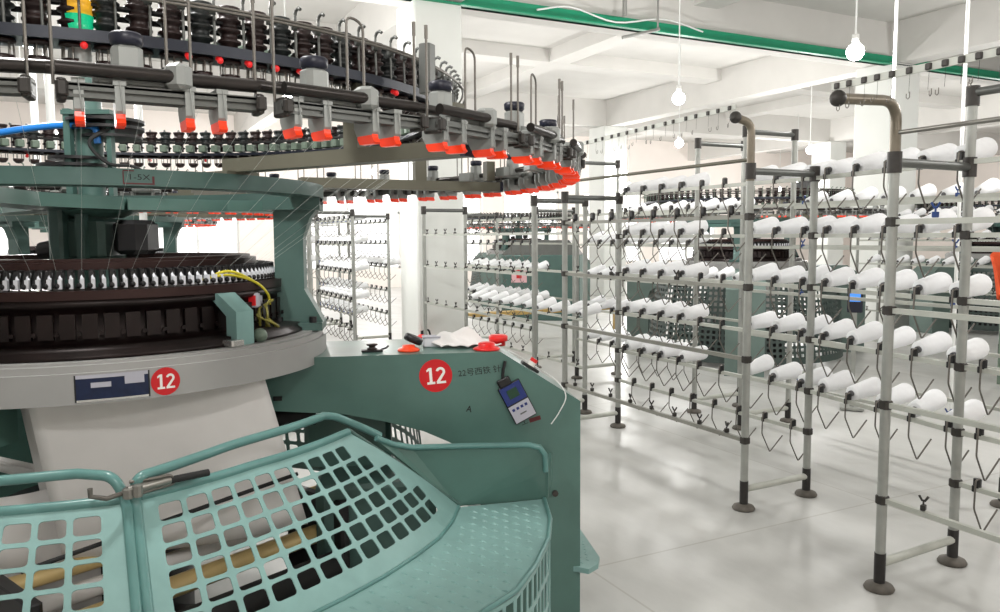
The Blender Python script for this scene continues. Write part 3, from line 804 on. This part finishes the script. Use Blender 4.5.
tl = [pol(1.14,-108+i*2.0,1.055) for i in range(21)] + fillet([pol(1.145,-66,1.055), pol(1.205,-62.3,1.055), fL(0,.2), fL(0,9.4)], .045)
MB().tube(tl, .0125, 10).build('frame_tube', M['tube'], gL)
MB().tube([pol(gate_top(-61.6-2.3*i),-61.6-2.3*i,ZT) for i in range(20)], .0125, 10).build('frame_tube', M['tube'], gL)
# toggle latch across the two gates
lt = MB(); c0 = pol(1.235,-60.7,1.035)
dx = (pol(1.195,-54.5,1.012)-pol(1.24,-61.5,1.035)).normalized()
lt.tube([c0+Vector((0,-.018,-.006)), c0+dx*.03+Vector((0,-.02,.0)), c0+dx*.10+Vector((0,-.02,.012))], [.010,.013,.011], 10)
lt.cbox(c0+Vector((0,-.016,-.012)), (.024,.024,.026), None, .006); lt.cbox(c0+Vector((.022,-.018,-.006)), (.02,.018,.03), None, .005)
lo_ = lt.build('latch', M['steel'], m12)
MB().tube([c0+dx*.09+Vector((0,-.022,.010)), c0+dx*.20+Vector((0,-.024,.022))], .009, 10).build('latch_handle', M['rubber'], lo_)
MB().tube(fillet([c0+Vector((0,-.01,.012)), c0+dx*.06+Vector((0,-.03,.02)), c0+dx*.11+Vector((0,-.03,.026)), c0+dx*.11+Vector((0,-.014,.0)), c0+dx*.03+Vector((0,-.03,-.012))],.02),.004,6).build('latch_wire', M['dsteel'], lo_)
MB().tube([c0+Vector((-.01,-.012,-.012)), c0-dx*.05+Vector((0,-.014,-.02)), c0-dx*.085+Vector((0,-.012,-.012)), c0-dx*.085+Vector((0,-.012,.006))], .006, 8).build('latch_hook', M['dsteel'], lo_)

# tread platform beside the leg
def plat_pts():
    inner = [pol(gate_bot(a), a, 0) for a in (-60,-54,-48,-42,-36,-30,-24,-18,-12.0)]
    outer = [(1.60,-.20),(1.608,-.39),(1.592,-.56),(1.545,-.75),(1.49,-.905),(1.40,-1.03),(1.27,-1.20),(1.10,-1.35),(.90,-1.48)]
    return [(p.x,p.y) for p in inner], outer
pin, pout = plat_pts()
tp = MB(); tp.prism(pin + pout, 'z', .676, .70); tb = tp
def inside(x, y, poly):
    c = False; k = len(poly)
    for i in range(k):
        x1, y1 = poly[i]; x2, y2 = poly[i-1]
        if (y1 > y) != (y2 > y) and x < (x2-x1)*(y-y1)/(y2-y1)+x1: c = not c
    return c
shr = pin + pout
for i in range(50):
    for j in range(40):
        x = .75+i*.034; y = -1.5+j*.056+(.028 if i % 2 else 0)
        if inside(x,y,shr) and inside(x+.02,y,shr) and inside(x-.03,y,shr) and inside(x,y-.02,shr) and inside(x,y+.025,shr):
            q = R(-38 if i % 2 else -30)
            tb.add([(-.016,0,0),(0,-.0042,.0),(.016,0,0),(0,.0042,0),(0,0,.005)],[(0,1,4),(1,2,4),(2,3,4),(3,0,4)],False,Tm((x,y,.70),q))
po = tp.build('tread_platform', M['mint'], m12)
MB().tube([(x,y,.70) for x,y in pout], .008, 8).build('rim_bead', M['tube'], po)
MB().tube([(x,y,.703) for x,y in pin], .006, 8).build('rim_bead', M['tube'], po)
L_ = [0.0]
for i in range(1,len(pout)): L_.append(L_[-1]+math.dist(pout[i],pout[i-1]))
def along(s):
    s = max(0,min(L_[-1]-1e-6,s))
    for i in range(1,len(pout)):
        if s <= L_[i]:
            t = (s-L_[i-1])/(L_[i]-L_[i-1]); a, b = pout[i-1], pout[i]
            return (a[0]+(b[0]-a[0])*t, a[1]+(b[1]-a[1])*t)
nu_ = int(L_[-1]/.048)
perforated('skirt_panel', lambda u, v: Vector((*along(u/nu_*L_[-1]), .69-v*.095)), nu_, 6, lambda i, j: i > 0 and 0 <= j < 6, M['mint'], po, .36, .42, .3)
# kick panel and box between the platform and the leg
K = [(1.05,-.345,.95),(1.10,-.31,.92),(1.16,-.292,.904),(1.36,-.268,.902),(1.545,-.247,.898),(1.582,-.241,.888),(1.600,-.235,.862),(1.604,-.222,.80)]
kv = [Vector(p) for p in K]+[Vector((1.603,-.195,.70)), Vector((1.31,-.268,.70))]
kp = MB(); kp.add(kv,[(9,8,7,6),(9,6,5),(9,5,4),(9,4,3),(9,3,2),(9,2,1),(9,1,0)],False)
ko = kp.build('kick_panel', M['green'], m12); ko.modifiers.new('thick','SOLIDIFY').thickness = .012
MB().tube([Vector(p)+Vector((0,0,.004)) for p in K], .010, 8).build('edge_bead', M['tube'], ko)
MB().add([(1.603,-.222,.80),(1.603,-.195,.70),(1.63,.02,.70),(1.63,.02,.80)],[(0,1,2,3)]).build('side_plate', M['green'], ko).modifiers.new('thick','SOLIDIFY').thickness = .01
# low tread step behind the leg
sp_ = MB(); sp_.prism([(1.36,.50),(1.78,.50),(1.835,.14),(1.822,.08),(1.78,.03),(1.40,.20)],'z',.33,.35)
stp = sp_
for i in range(16):
    for j in range(16):
        x = 1.42+i*.026; y = .06+j*.026
        if inside(x,y,[(1.40,.45),(1.76,.45),(1.81,.14),(1.77,.06),(1.42,.22)]):
            stp.add([(-.012,0,0),(0,-.0028,.0),(.012,0,0),(0,.0028,0),(0,0,.0022)],[(0,1,4),(1,2,4),(2,3,4),(3,0,4)],False,Tm((x,y,.35),R(45 if (i+j)%2 else -45)))
so = sp_.build('rear_step', M['mint'], m12); MB().cbox((1.55,.3,.165),(.3,.3,.33),None,.02).build('step_base', M['green'], so)

# machines further back
machine('circular knitting machine of the same row, seen through the ring of the near machine', (-.05,8.0,0), R(-20))
machine('circular knitting machine behind the long creel, grey guards and dark ring of spools', (7.65,7.9,0), R(-22))
machine('far circular knitting machine to the right of the white pillar', (9.3,17.2,0), R(-30))
machine('circular knitting machine at the far right edge behind the near creel', (13.6,8.1,0), R(-75))
machine('circular knitting machine far back in the row of the near machine', (0.0,13.4,0), R(10))

# ------------------------------------------------------------------ pipe creels and yarn cones
def cone_mesh(mb):
    # axis along +x, nose at the origin; straight taper with rounded shoulders
    prof = [(.012,.004),(.034,.0),(.038,.005),(.045,.10),(.050,.180),(.047,.193),(.036,.202),(.012,.204)]
    mb.lathe([(r*1.08, z*1.06) for r, z in prof], 20, Matrix.Rotation(PI/2,4,'Y'))
def cone_core(mb): mb.lathe([(.0001,.004),(.010,.004),(.011,-.010),(.017,-.010),(.017,.004)],14,Matrix.Rotation(PI/2,4,'Y'))
def cone_far(mb):
    mb.mi = 0; mb.lathe([(.016,.0),(.032,.0),(.044,.10),(.052,.19),(.045,.203),(.0001,.203)],12,Matrix.Rotation(PI/2,4,'Y'))
    mb.mi = 1; mb.lathe([(.0001,-.006),(.017,-.006),(.017,.002)],10,Matrix.Rotation(PI/2,4,'Y'))
def arm_wire(mb):
    # hangs from the rail, then turns up towards +x as an empty package peg
    mb.tube(fillet([(-.002,-.019,.052),(-.034,-.019,.050),(-.038,-.019,-.085),(.035,-.019,-.215),(.145,-.019,-.120)],.012,3),.0042,6)
def arm_clamp(mb):
    mb.cbox((-.002,-.008,.028),(.022,.034,.046),None,.005); mb.cbox((-.004,0,.002),(.032,.020,.030),None,.004)
def y_clip(mb):
    mb.cyl((0,0,.010),(0,0,.042),.004,6); mb.tube([(0,-.018,.062),(0,-.006,.042),(0,.006,.042),(0,.018,.062)],.0055,6); mb.cbox((0,0,.012),(.028,.02,.024),None,.004)
def foot_mesh(mb): mb.lathe([(.0001,0),(.062,0),(.066,.008),(.058,.022),(.026,.034),(.0001,.034)],24)
def sleeve_mesh(mb): mb.cyl((0,0,.03),(0,0,.17),.0245,14)
def joint_mesh(mb): mb.cyl((0,0,-.045),(0,0,.045),.030,14)
def hook_u(mb): mb.tube([(-.0,-.007,.0),(0,-.007,-.020),(0,0,-.026),(0,.007,-.020),(0,.007,-.006)],.0018,5)
def strip_clip(mb): mb.cbox((0,0,0),(.026,.024,.024),None,.005); mb.cyl((0,0,-.012),(-.01,.01,-.08),.0008,4)

def lerp2(a, b, t): return (a[0]+(b[0]-a[0])*t, a[1]+(b[1]-a[1])*t)
def post_part(root, x, y, h, top=True):
    p = MB().cyl((x,y,.03),(x,y,h),.022,14).build('post', M['post'], root)
    part('foot','ft',foot_mesh,M['foot'],p,(x,y,0)); part('sleeve','sl',sleeve_mesh,M['sleeve'],p,(x,y,0))
    return p
def bar_part(root, name, a, b, r, m, n=10): return MB().cyl(a,b,r,n).build(name, m, root)
def frame_part(root, f, b, z=1.92, hf=1.95, hb=1.95, low=.30):
    pf = post_part(root, f[0], f[1], hf); pb = post_part(root, b[0], b[1], hb)
    tb_ = bar_part(root,'top_bar',(f[0],f[1],z),(b[0],b[1],z),.020,M['dcast'])
    part('joint','jt',joint_mesh,M['joint'],pf,(f[0],f[1],z)); part('joint','jt',joint_mesh,M['joint'],pb,(b[0],b[1],z))
    bar_part(root,'bottom_bar',(f[0],f[1],.12),(b[0],b[1],.12),.020,M['rail'])
    return pf, pb
def rail_part(root, a, b, z, m='rail'):
    v = Vector((b[0]-a[0],b[1]-a[1],0)); L = v.length; T = Tm((a[0],a[1],z), math.atan2(v.y,v.x))
    return MB().box((0,-.0115,-.0115),(L,.0115,.0115),T).build('rail', M[m], root)
def stations(root, a, b, z, pitch, kinds, sx=1, start=.12, rz=None):
    """kinds cycles through 'w' wire arm with clamp, 'y' Y clip, 'b' blue Y clip, '-' nothing"""
    v = Vector((b[0]-a[0],b[1]-a[1],0)); L = v.length; out = []; n = 0; s = start
    ang = 0.0 if sx > 0 else PI
    while s < L-.03:
        p = (a[0]+v.x*s/L, a[1]+v.y*s/L, z); k = kinds[n % len(kinds)]
        if k == 'w':
            q = part('wire_arm','aw',arm_wire,M['dsteel'],root,p,ang); part('clamp','ac',arm_clamp,M['black'],q)
        elif k in 'yb': part('yarn_clip','yc'+k,y_clip,M['bluec'] if k == 'b' else M['joint'],root,p,ang+random.uniform(-.4,.4))
        out.append(p); n += 1; s += pitch
    return out
def elbow_part(root, x, y, z, dx, dy, z2):
    p = MB().tube(fillet([(x,y,1.9),(x,y,z),(x+dx,y+dy,z2)],.09,6),.023,12).build('elbow_pipe', M['tanpipe'], root)
    MB().sphere((x+dx,y+dy,z2),.034,12).build('end_ball', M['joint'], p)
def guide_part(root, a, b, n):
    """overhead yarn guide strip with clips and little wire hooks"""
    a, b = Vector(a), Vector(b); d = (b-a); T = Tm(a, math.atan2(d.y,d.x)) @ Matrix.Rotation(-math.asin(d.z/d.length),4,'Y')
    s = MB().box((0,-.004,-.014),(d.length,.004,.014),T).build('guide_strip', M['rail'], root)
    for i in range(n):
        p = a + d*((i+.35+random.uniform(-.15,.15))/n); part('strip_clip','sc',strip_clip,M['joint'],s,p,math.atan2(d.y,d.x))
        part('guide_hook','gh',hook_u,M['dsteel'],s,p+Vector((random.uniform(-.02,.01),random.uniform(-.03,.03),-.065-random.uniform(0,.02))),random.uniform(-.5,.5))
ORD = ['first','second','third','fourth','fifth','sixth','seventh','eighth','ninth','tenth','eleventh','twelfth','thirteenth','fourteenth','fifteenth','sixteenth']
def cone_at(p, label, group, ang=0.0, tilt=15.0, far=False):
    T = Tm(p, ang) @ Matrix.Rotation(R(-tilt),4,'Y')
    if far:
        o = obj('yarn_cone', cached('cnf', lambda: (lambda mb: (cone_far(mb), mb.mesh('yarn_cone',[M['cone'],M['core']]))[1])(MB())), None, M4=T)
    else:
        o = part('yarn_cone','cn',cone_mesh,M['cone'],None); o.matrix_local = T; part('core','cnc',cone_core,M['core'],o)
    return tag(o, label, 'yarn cone', group)

# --- near end of the creel, at the right edge
A1, A2, A1n, A2n = (3.085,2.302), (3.646,2.328), (3.04,.32), (3.60,.34)
ra = thing('creel_rack', 'nearest grey pipe creel at the right edge, its bent top pipe carrying a guide strip', 'yarn creel', (A1[0],A1[1],0), 0, 'pipe creels')
def off(root, pts):
    x, y, _ = root.location; return [(p[0]-x, p[1]-y) for p in pts]
a1, a2, a1n, a2n = off(ra, (A1,A2,A1n,A2n))
frame_part(ra, a1, a2, 1.905, 2.0, 2.24); frame_part(ra, a1n, a2n, 1.905, 2.0, 2.24)
elbow_part(ra, a1[0], a1[1], 2.165, -.36, .0, 2.15); elbow_part(ra, a1n[0], a1n[1], 2.165, -.36, 0, 2.15)
part('joint','jt',joint_mesh,M['joint'],ra,(a2[0],a2[1],2.23)); bar_part(ra,'top_pipe',(a2[0],a2[1],2.245),(a2[0]+.02,a2[1]-1.9,2.245),.02,M['dcast'])
guide_part(ra, (a1[0]-.36,a1[1]+.03,2.20), (a1n[0]-.36,a1n[1],2.20), 30)
for z, k in ((.415,'y-b-'),(.846,'--b-'),(1.265,'---y'),(1.65,'b---')):
    rail_part(ra, a1, a1n, z); stations(ra, (a1[0]-.0,a1[1]), a1n, z+.014, .22, k, 1, .2)
bar_part(ra,'upper_rod',(a1[0],a1[1],2.03),(a1n[0],a1n[1],2.03),.010,M['steel'],8); 
for z in (.40,.65,.965,1.28,1.59,1.93):
    rail_part(ra, a2, a2n, z)
    if z < .5 or z in (.65,.965): stations(ra, a2, a2n, z, .23, 'w', 1, .10)
# --- the long middle module with its loaded back line
B1, B2, C1, C2 = (3.31,3.376), (3.829,3.384), (3.31,5.36), (3.838,5.37)
rb = thing('creel_rack', 'middle grey pipe creel whose back rails hold five rows of white cones', 'yarn creel', (B1[0],B1[1],0), 0, 'pipe creels')
b1, b2, c1, c2, a2b = off(rb, (B1,B2,C1,C2,A2))
frame_part(rb, b1, b2, 1.955, 2.1, 1.97); frame_part(rb, c1, c2, 1.90, 1.93, 1.92)
elbow_part(rb, b1[0], b1[1], 2.22, -.10, .02, 2.25)
guide_part(rb, (b1[0]-.09,b1[1]+.03,2.31), (c1[0]-.05,c1[1]+.05,2.27), 20)
for z, k in ((.41,'y'),(.884,'---'),(1.30,'--y'),(1.70,'w')):
    rail_part(rb, b1, c1, z, 'drail'); stations(rb, b1, c1, z+.014, .24, k, 1, .15)
bar_part(rb,'upper_rod',(b1[0],b1[1],2.02),(c1[0],c1[1],2.02),.011,M['khaki'],8)
rail_part(rb, b2, c2, .40); stations(rb, b2, c2, .40, .235, 'w', 1, .12)
rows = ((.65,'lowest'),(.965,'second lowest'),(1.28,'middle'),(1.59,'second highest'),(1.93,'topmost'))
for z, rn in rows:
    rail_part(rb, a2b, b2, z); rail_part(rb, b2, c2, z)
    ps = stations(rb, a2b, b2, z, .228, 'w', 1, .06) + stations(rb, b2, c2, z, .228, 'w', 1, .08)
    nth = 0
    for i, p in enumerate(ps):
        if 3.95 < p[1]+B1[1] < 4.50: continue
        nth += 1
        cone_at((p[0]+B1[0]+.028, p[1]+B1[1]+random.uniform(-.01,.01), z+.044), 'white yarn cone, %s from the near end, %s row of the middle creel' % (ORD[nth-1], rn),
                'white cones on the middle creel', random.uniform(-.06,.06), 9+random.uniform(-3,3))
# dark clamps where rails cross posts
def clamp_sq(mb): mb.cbox((0,0,0),(.050,.050,.042),None,.010)
for root, ps_, zs_ in ((ra,(a1,a1n),(.415,.846,1.265,1.65)),(ra,(a2,a2n),(.40,.65,.965,1.28,1.59,1.93)),(rb,(b1,c1),(.41,.884,1.30,1.70)),(rb,(b2,c2),(.40,.65,.965,1.28,1.59))):
    for q in ps_:
        for z in zs_: part('clamp_joint','cq',clamp_sq,M['joint'],root,(q[0],q[1],z))
# --- further creels
def far_rack(label, x0, x1, y0, y1, zs, kinds_f, kinds_b, cones_f, cones_b, name, pitch=.235, h=1.93, bars=True, far=True, mid=False):
    r_ = thing('creel_rack', label, 'yarn creel', (x0,y0,0), 0, 'pipe creels')
    w_ = x1-x0; L = y1-y0
    frame_part(r_, (0,0), (w_,0), h-.03, h, h); frame_part(r_, (0,L), (w_,L), h-.03, h, h)
    for z, rn in zs:
        rail_part(r_, (0,0), (0,L), z); rail_part(r_, (w_,0), (w_,L), z)
        pf = stations(r_, (0,0), (0,L), z, pitch, kinds_f); pb = stations(r_, (w_,0), (w_,L), z, pitch, kinds_b)
        for side, on, pts in (('front', cones_f, pf), ('back', cones_b, pb)):
            if rn in on:
                for i, p in enumerate(pts):
                    cone_at((p[0]+x0+.028, p[1]+y0, z+.046), 'white yarn cone, %s along %s row, %s side of %s' % (ORD[i], rn, side, name), 'white cones on '+name, random.uniform(-.06,.06), 14+random.uniform(-3,3), far)
    return r_
Z5 = ((.45,'lowest'),(.80,'second'),(1.15,'third'),(1.50,'fourth'),(1.82,'top'))
far_rack('grey pipe creel standing in front of the white pillar, nearly empty of cones', 3.36, 3.88, 5.94, 8.50, ((.415,'lowest'),(.846,'second'),(1.265,'third'),(1.62,'top')), 'y', 'y', (), ('second',), 'the pillar creel', .26)
far_rack('grey pipe creel behind the middle creel, loaded with white cones', 4.76, 5.30, 5.49, 7.45, Z5, 'w', '-', ('lowest','second','third','fourth'), ('third','top'), 'the creel behind', .235, 2.43)
far_rack('grey pipe creel behind the near creel, blue tensioners on its rails', 4.68, 5.22, 2.70, 4.83, Z5, '-b---', '-', (), ('top',), 'the blue clip creel', .235, 2.45)
far_rack('pipe creel left of the white pillar, against the bright windows', 3.35, 3.88, 11.25, 13.3, Z5, 'b', 'w', ('lowest','second','third','fourth','top'), ('third',), 'the window creel')
far_rack('pipe creel at the end of the aisle before the windows', 3.35, 3.88, 13.9, 16.0, Z5, 'w', '-', ('third','fourth','top'), (), 'the aisle end creel')
far_rack('pipe creel behind the machine by the white pillar', 4.72, 5.26, 8.3, 10.4, Z5, 'w', '-', ('second','third'), (), 'the back aisle creel')
far_rack('pipe creel in the left aisle, seen just right of the green column', 2.30, 2.85, 9.6, 11.4, Z5, 'y', 'w', (), ('second','third','fourth'), 'the left aisle creel')
far_rack('pipe creel beyond the machine at the right, rows of round cone ends', 10.35, 10.85, 6.1, 8.3, Z5, 'y', '-', ('third','fourth','top'), (), 'the far right creel')

# ------------------------------------------------------------------ things lying on the leg of the near machine
Mloc = Matrix.Translation((0,3.2,0)) @ Matrix.Rotation(MR,4,'Z') @ Matrix.Rotation(R(LEG_A),4,'Z')
def on_leg(s, n, z): return Mloc @ Vector((s, n, z))
LZ = MR + R(LEG_A)
def put(name, label, cat, s, n, z, rz=0.0):
    return thing(name, label, cat, on_leg(s,n,z), LZ+rz)
S7 = lambda o, k: setattr(o, 'scale', (k,k,k))
t = put('yarn_clip_tool', 'small dark tool with a round knob lying on the leg top, leftmost there', 'tool', .975, -.12, 1.1805); S7(t, .6)
MB().cbox((0,0,.006),(.13,.06,.012),None,.004).build('base', M['black'], t)
MB().lathe([(.0001,.012),(.030,.012),(.032,.02),(.020,.026),(.020,.036),(.034,.040),(.034,.048),(.0001,.050)],18).build('knob', M['spool'], t)
MB().tube([(.05,0,.01),(.085,.01,.02),(.10,.015,.032)],.006,6).build('lever', M['rubber'], t)
t = put('plastic_cover', 'orange red plastic cap lying beside the grey box on the leg top', 'cap', 1.108, -.13, 1.1805); S7(t, .72)
MB().lathe([(.0001,0),(.055,0),(.058,.006),(.050,.014),(.034,.018),(.032,.030),(.0001,.032)],22).build('shell', M['orange'], t)
t = tag(MB().lathe([(.0001,-.014),(.040,-.014),(.045,-.008),(.045,.012),(.038,.018),(.0001,.014)],22).build('black_lid', M['black']), 'black round lid leaning tilted on the orange cap', 'lid')
t.matrix_world = Matrix.Translation(on_leg(1.128,-.085,1.217)) @ Matrix.Scale(.8,4) @ Matrix.Rotation(LZ,4,'Z') @ Matrix.Rotation(R(24),4,'Y')
t = put('plastic_box', 'small pale blue grey plastic box on the leg top beside the white cloth', 'box', 1.20, -.02, 1.1805); S7(t, .8)
MB().cbox((0,0,.022),(.085,.07,.044),None,.008).build('body', M['whitecer'], t); MB().cbox((0,0,.047),(.09,.075,.008),None,.006).build('lid', M['taggrey'], t)
# crumpled white cloth
cm = MB(); vs = []; fs = []; g = 16
for j in range(g+1):
    for i in range(g+1):
        u, v = i/g*2-1, j/g*2-1; e = max(0, 1-math.hypot(u+.25,v))
        z = .004 + .085*e**1.6*(1+.5*math.sin(5*u+3*v)) + .008*abs(math.sin(7*u-4*v))
        vs.append((u*.115+.015*math.sin(5*v), v*.085+.012*math.sin(6*u), z))
for j in range(g):
    for i in range(g):
        q = j*(g+1)+i; fs.append((q,q+1,q+g+2,q+g+1))
cm.add(vs, fs, True); t = cm.build('waste_cloth', M['paper'], None, on_leg(1.33,-.02,1.1805), LZ)
t.modifiers.new('thick','SOLIDIFY').thickness = .004
tag(t, 'crumpled white cloth lying on the leg top between the box and the red knobs', 'cloth')
for q, (s, n, lab) in enumerate(((1.395,-.155,'red round knob at the front edge of the leg top'),(1.455,-.05,'red round knob further back on the leg top, beside the cloth'))):
    t = put('red_knob', lab, 'knob', s, n, 1.1805); S7(t, .82)
    MB().lathe([(.0001,0),(.060,0),(.062,.006),(.052,.012),(.040,.014),(.038,.030),(.030,.034),(.0001,.034)] if q == 0 else [(.0001,0),(.034,0),(.034,.02),(.044,.022),(.045,.044),(.038,.050),(.0001,.050)],24).build('body', M['red'], t)
# small emergency button and wire on the slope
ang = math.atan2(.985-1.18, 1.738-1.437)
t = thing('push_button', 'small push button with a red cap mounted on the sloping end of the leg', 'button', on_leg(1.560,-.13,1.1012), LZ); S7(t, .75)
t.rotation_euler = (Matrix.Rotation(LZ,4,'Z') @ Matrix.Rotation(-ang,4,'Y')).to_euler()
MB().cbox((0,0,.008),(.10,.05,.016),None,.006).build('base', M['black'], t); MB().cyl((.0,0,.016),(.0,0,.038),.018,14).build('collar', M['white'], t)
MB().cyl((.0,0,.038),(.0,0,.056),.020,14).build('cap', M['red'], t)
t = tag(MB().tube(smooth_path([on_leg(1.52,.10,1.137),on_leg(1.55,.02,1.125),on_leg(1.60,-.08,1.095),on_leg(1.655,-.17,1.06),on_leg(1.68,-.224,1.01),on_leg(1.655,-.226,.95),on_leg(1.625,-.222,.905)],6),.0022,6).build('loose_wire', M['conduit']),
        'thin pale wire hanging over the sloping end of the leg', 'wire')
# badge / meter hung on the leg face
t = thing('hanging_meter', 'blue and grey tag with a dark screen hanging crooked on the leg face', 'meter', on_leg(1.497,-.2185,.995), LZ)
t.rotation_euler = (Matrix.Rotation(LZ,4,'Z') @ Matrix.Rotation(R(27),4,'Y').inverted()).to_euler()
MB().cbox((0,-.006,0),(.088,.012,.150),None,.004).build('body', M['black'], t)
MB().box((-.041,-.0135,.002),(.041,-.012,.071)).build('upper_print', M['tagblue'], t); MB().box((-.041,-.0135,-.071),(.041,-.012,-.004)).build('lower_print', M['taggrey'], t)
MB().box((-.020,-.0145,.020),(.020,-.0135,.055)).build('screen', M['screen'], t)
for i in range(4): MB().box((-.032+i*.017,-.0145,-.026),(-.022+i*.017,-.0135,-.016)).build('key', M['tagblue'], t)
MB().box((-.012,-.0145,-.048),(.014,-.0135,-.043)).build('print_line', M['dcast'], t)
MB().cbox((-.01,-.008,.088),(.05,.016,.030),None,.005).build('clip', M['black'], t); MB().tube([(-.01,-.006,.10),(.008,-.008,.13),(.03,-.006,.155)],.006,6).build('strap', M['black'], t)

# ------------------------------------------------------------------ background things
t = thing('fire_extinguisher', 'red fire extinguisher standing on the floor against the white pillar', 'fire extinguisher', (3.44,8.80,0))
MB().lathe([(.0001,0),(.078,0),(.082,.02),(.082,.36),(.06,.42),(.03,.44),(.0001,.44)],20).build('cylinder', M['red'], t)
MB().cyl((0,0,.44),(0,0,.48),.022,10).build('valve', M['black'], t); MB().tube(fillet([(0,0,.47),(.07,-.03,.50),(.10,-.03,.38),(.09,-.04,.15)],.05,5),.012,8).build('hose', M['rubber'], t)
t = tag(MB().box((4.1,10.6,.40),(7.9,10.75,.46)).build('wooden_plank', M['wood']), 'long ochre wooden plank on trestles behind the creels', 'plank')
for x in (4.4,7.6):
    MB().cbox((x,10.68,.2),(.08,.12,.4)).build('trestle', M['wood'], t)
t = thing('control_cabinet', 'dark grey control cabinet with a pinkish placard behind the pillar creel', 'control cabinet', (7.65,13.2,0), R(-40))
MB().cbox((0,0,.62),(1.5,.6,1.24),None,.03).build('body', M['dgreen'], t); MB().prism([(-.75,1.24),(.75,1.24),(.55,1.52),(-.45,1.52)],'y',-.28,.28).build('top_cover', M['dcast'], t)
MB().box((-.55,-.306,.72),(-.25,-.301,1.1)).build('placard', M['pinkp'], t)
MB().box((-.45,-.309,.80),(-.35,-.306,1.02)).build('placard_mark', M['stick'], t)
t = thing('orange_cloth', 'orange cloth draped over a grey green machine housing at the right edge', 'cloth', (8.56,5.12,1.36), R(20))
oc = MB(); vs = []; fs = []
for j in range(9):
    for i in range(13):
        u = i/12*2-1; v = j/8; vs.append((u*.17+.02*math.sin(4*v), -.05*math.sin(3*u)-.10*v-.03*math.sin(9*u)*v, .02+.03*math.cos(4*u)-.42*v*(1+.12*math.sin(7*u))))
for j in range(8):
    for i in range(12):
        q = j*13+i; fs.append((q,q+1,q+14,q+13))
oc.add(vs, fs, True); o = oc.build('drape', M['cloth'], t); o.modifiers.new('thick','SOLIDIFY').thickness = .006
t = thing('machine_housing', 'pale grey green machine housing at the right edge with a sloped top', 'machine housing', (9.42,4.98,0), R(20))
MB().prism([(-.9,0),(.9,0),(.9,1.05),(.5,1.35),(-.35,1.35),(-.9,.95)],'y',-.35,.35).build('body', M['ltgreen'], t)
MB().cbox((.25,-.36,.7),(.6,.02,.7),None,.01).build('door', M['cast'], t); MB().cyl((-.1,-.36,.75),(-.1,-.39,.75),.03,12).build('handle', M['black'], t)
t = thing('operator_terminal', 'small operator panel with a lit blue screen on the machine behind the creel', 'control panel', (6.1,4.9,1.0), R(-50))
MB().cbox((0,0,0),(.13,.05,.22),None,.01).build('case', M['navy'], t); MB().box((-.045,-.027,-.01),(.045,-.025,.09)).build('screen', M['bscreen'], t); MB().cbox((0,0,-.54),(.04,.04,.86)).build('stand', M['post'], t)
MB().cbox((0,0,-.98),(.2,.2,.02)).build('base', M['post'], t)
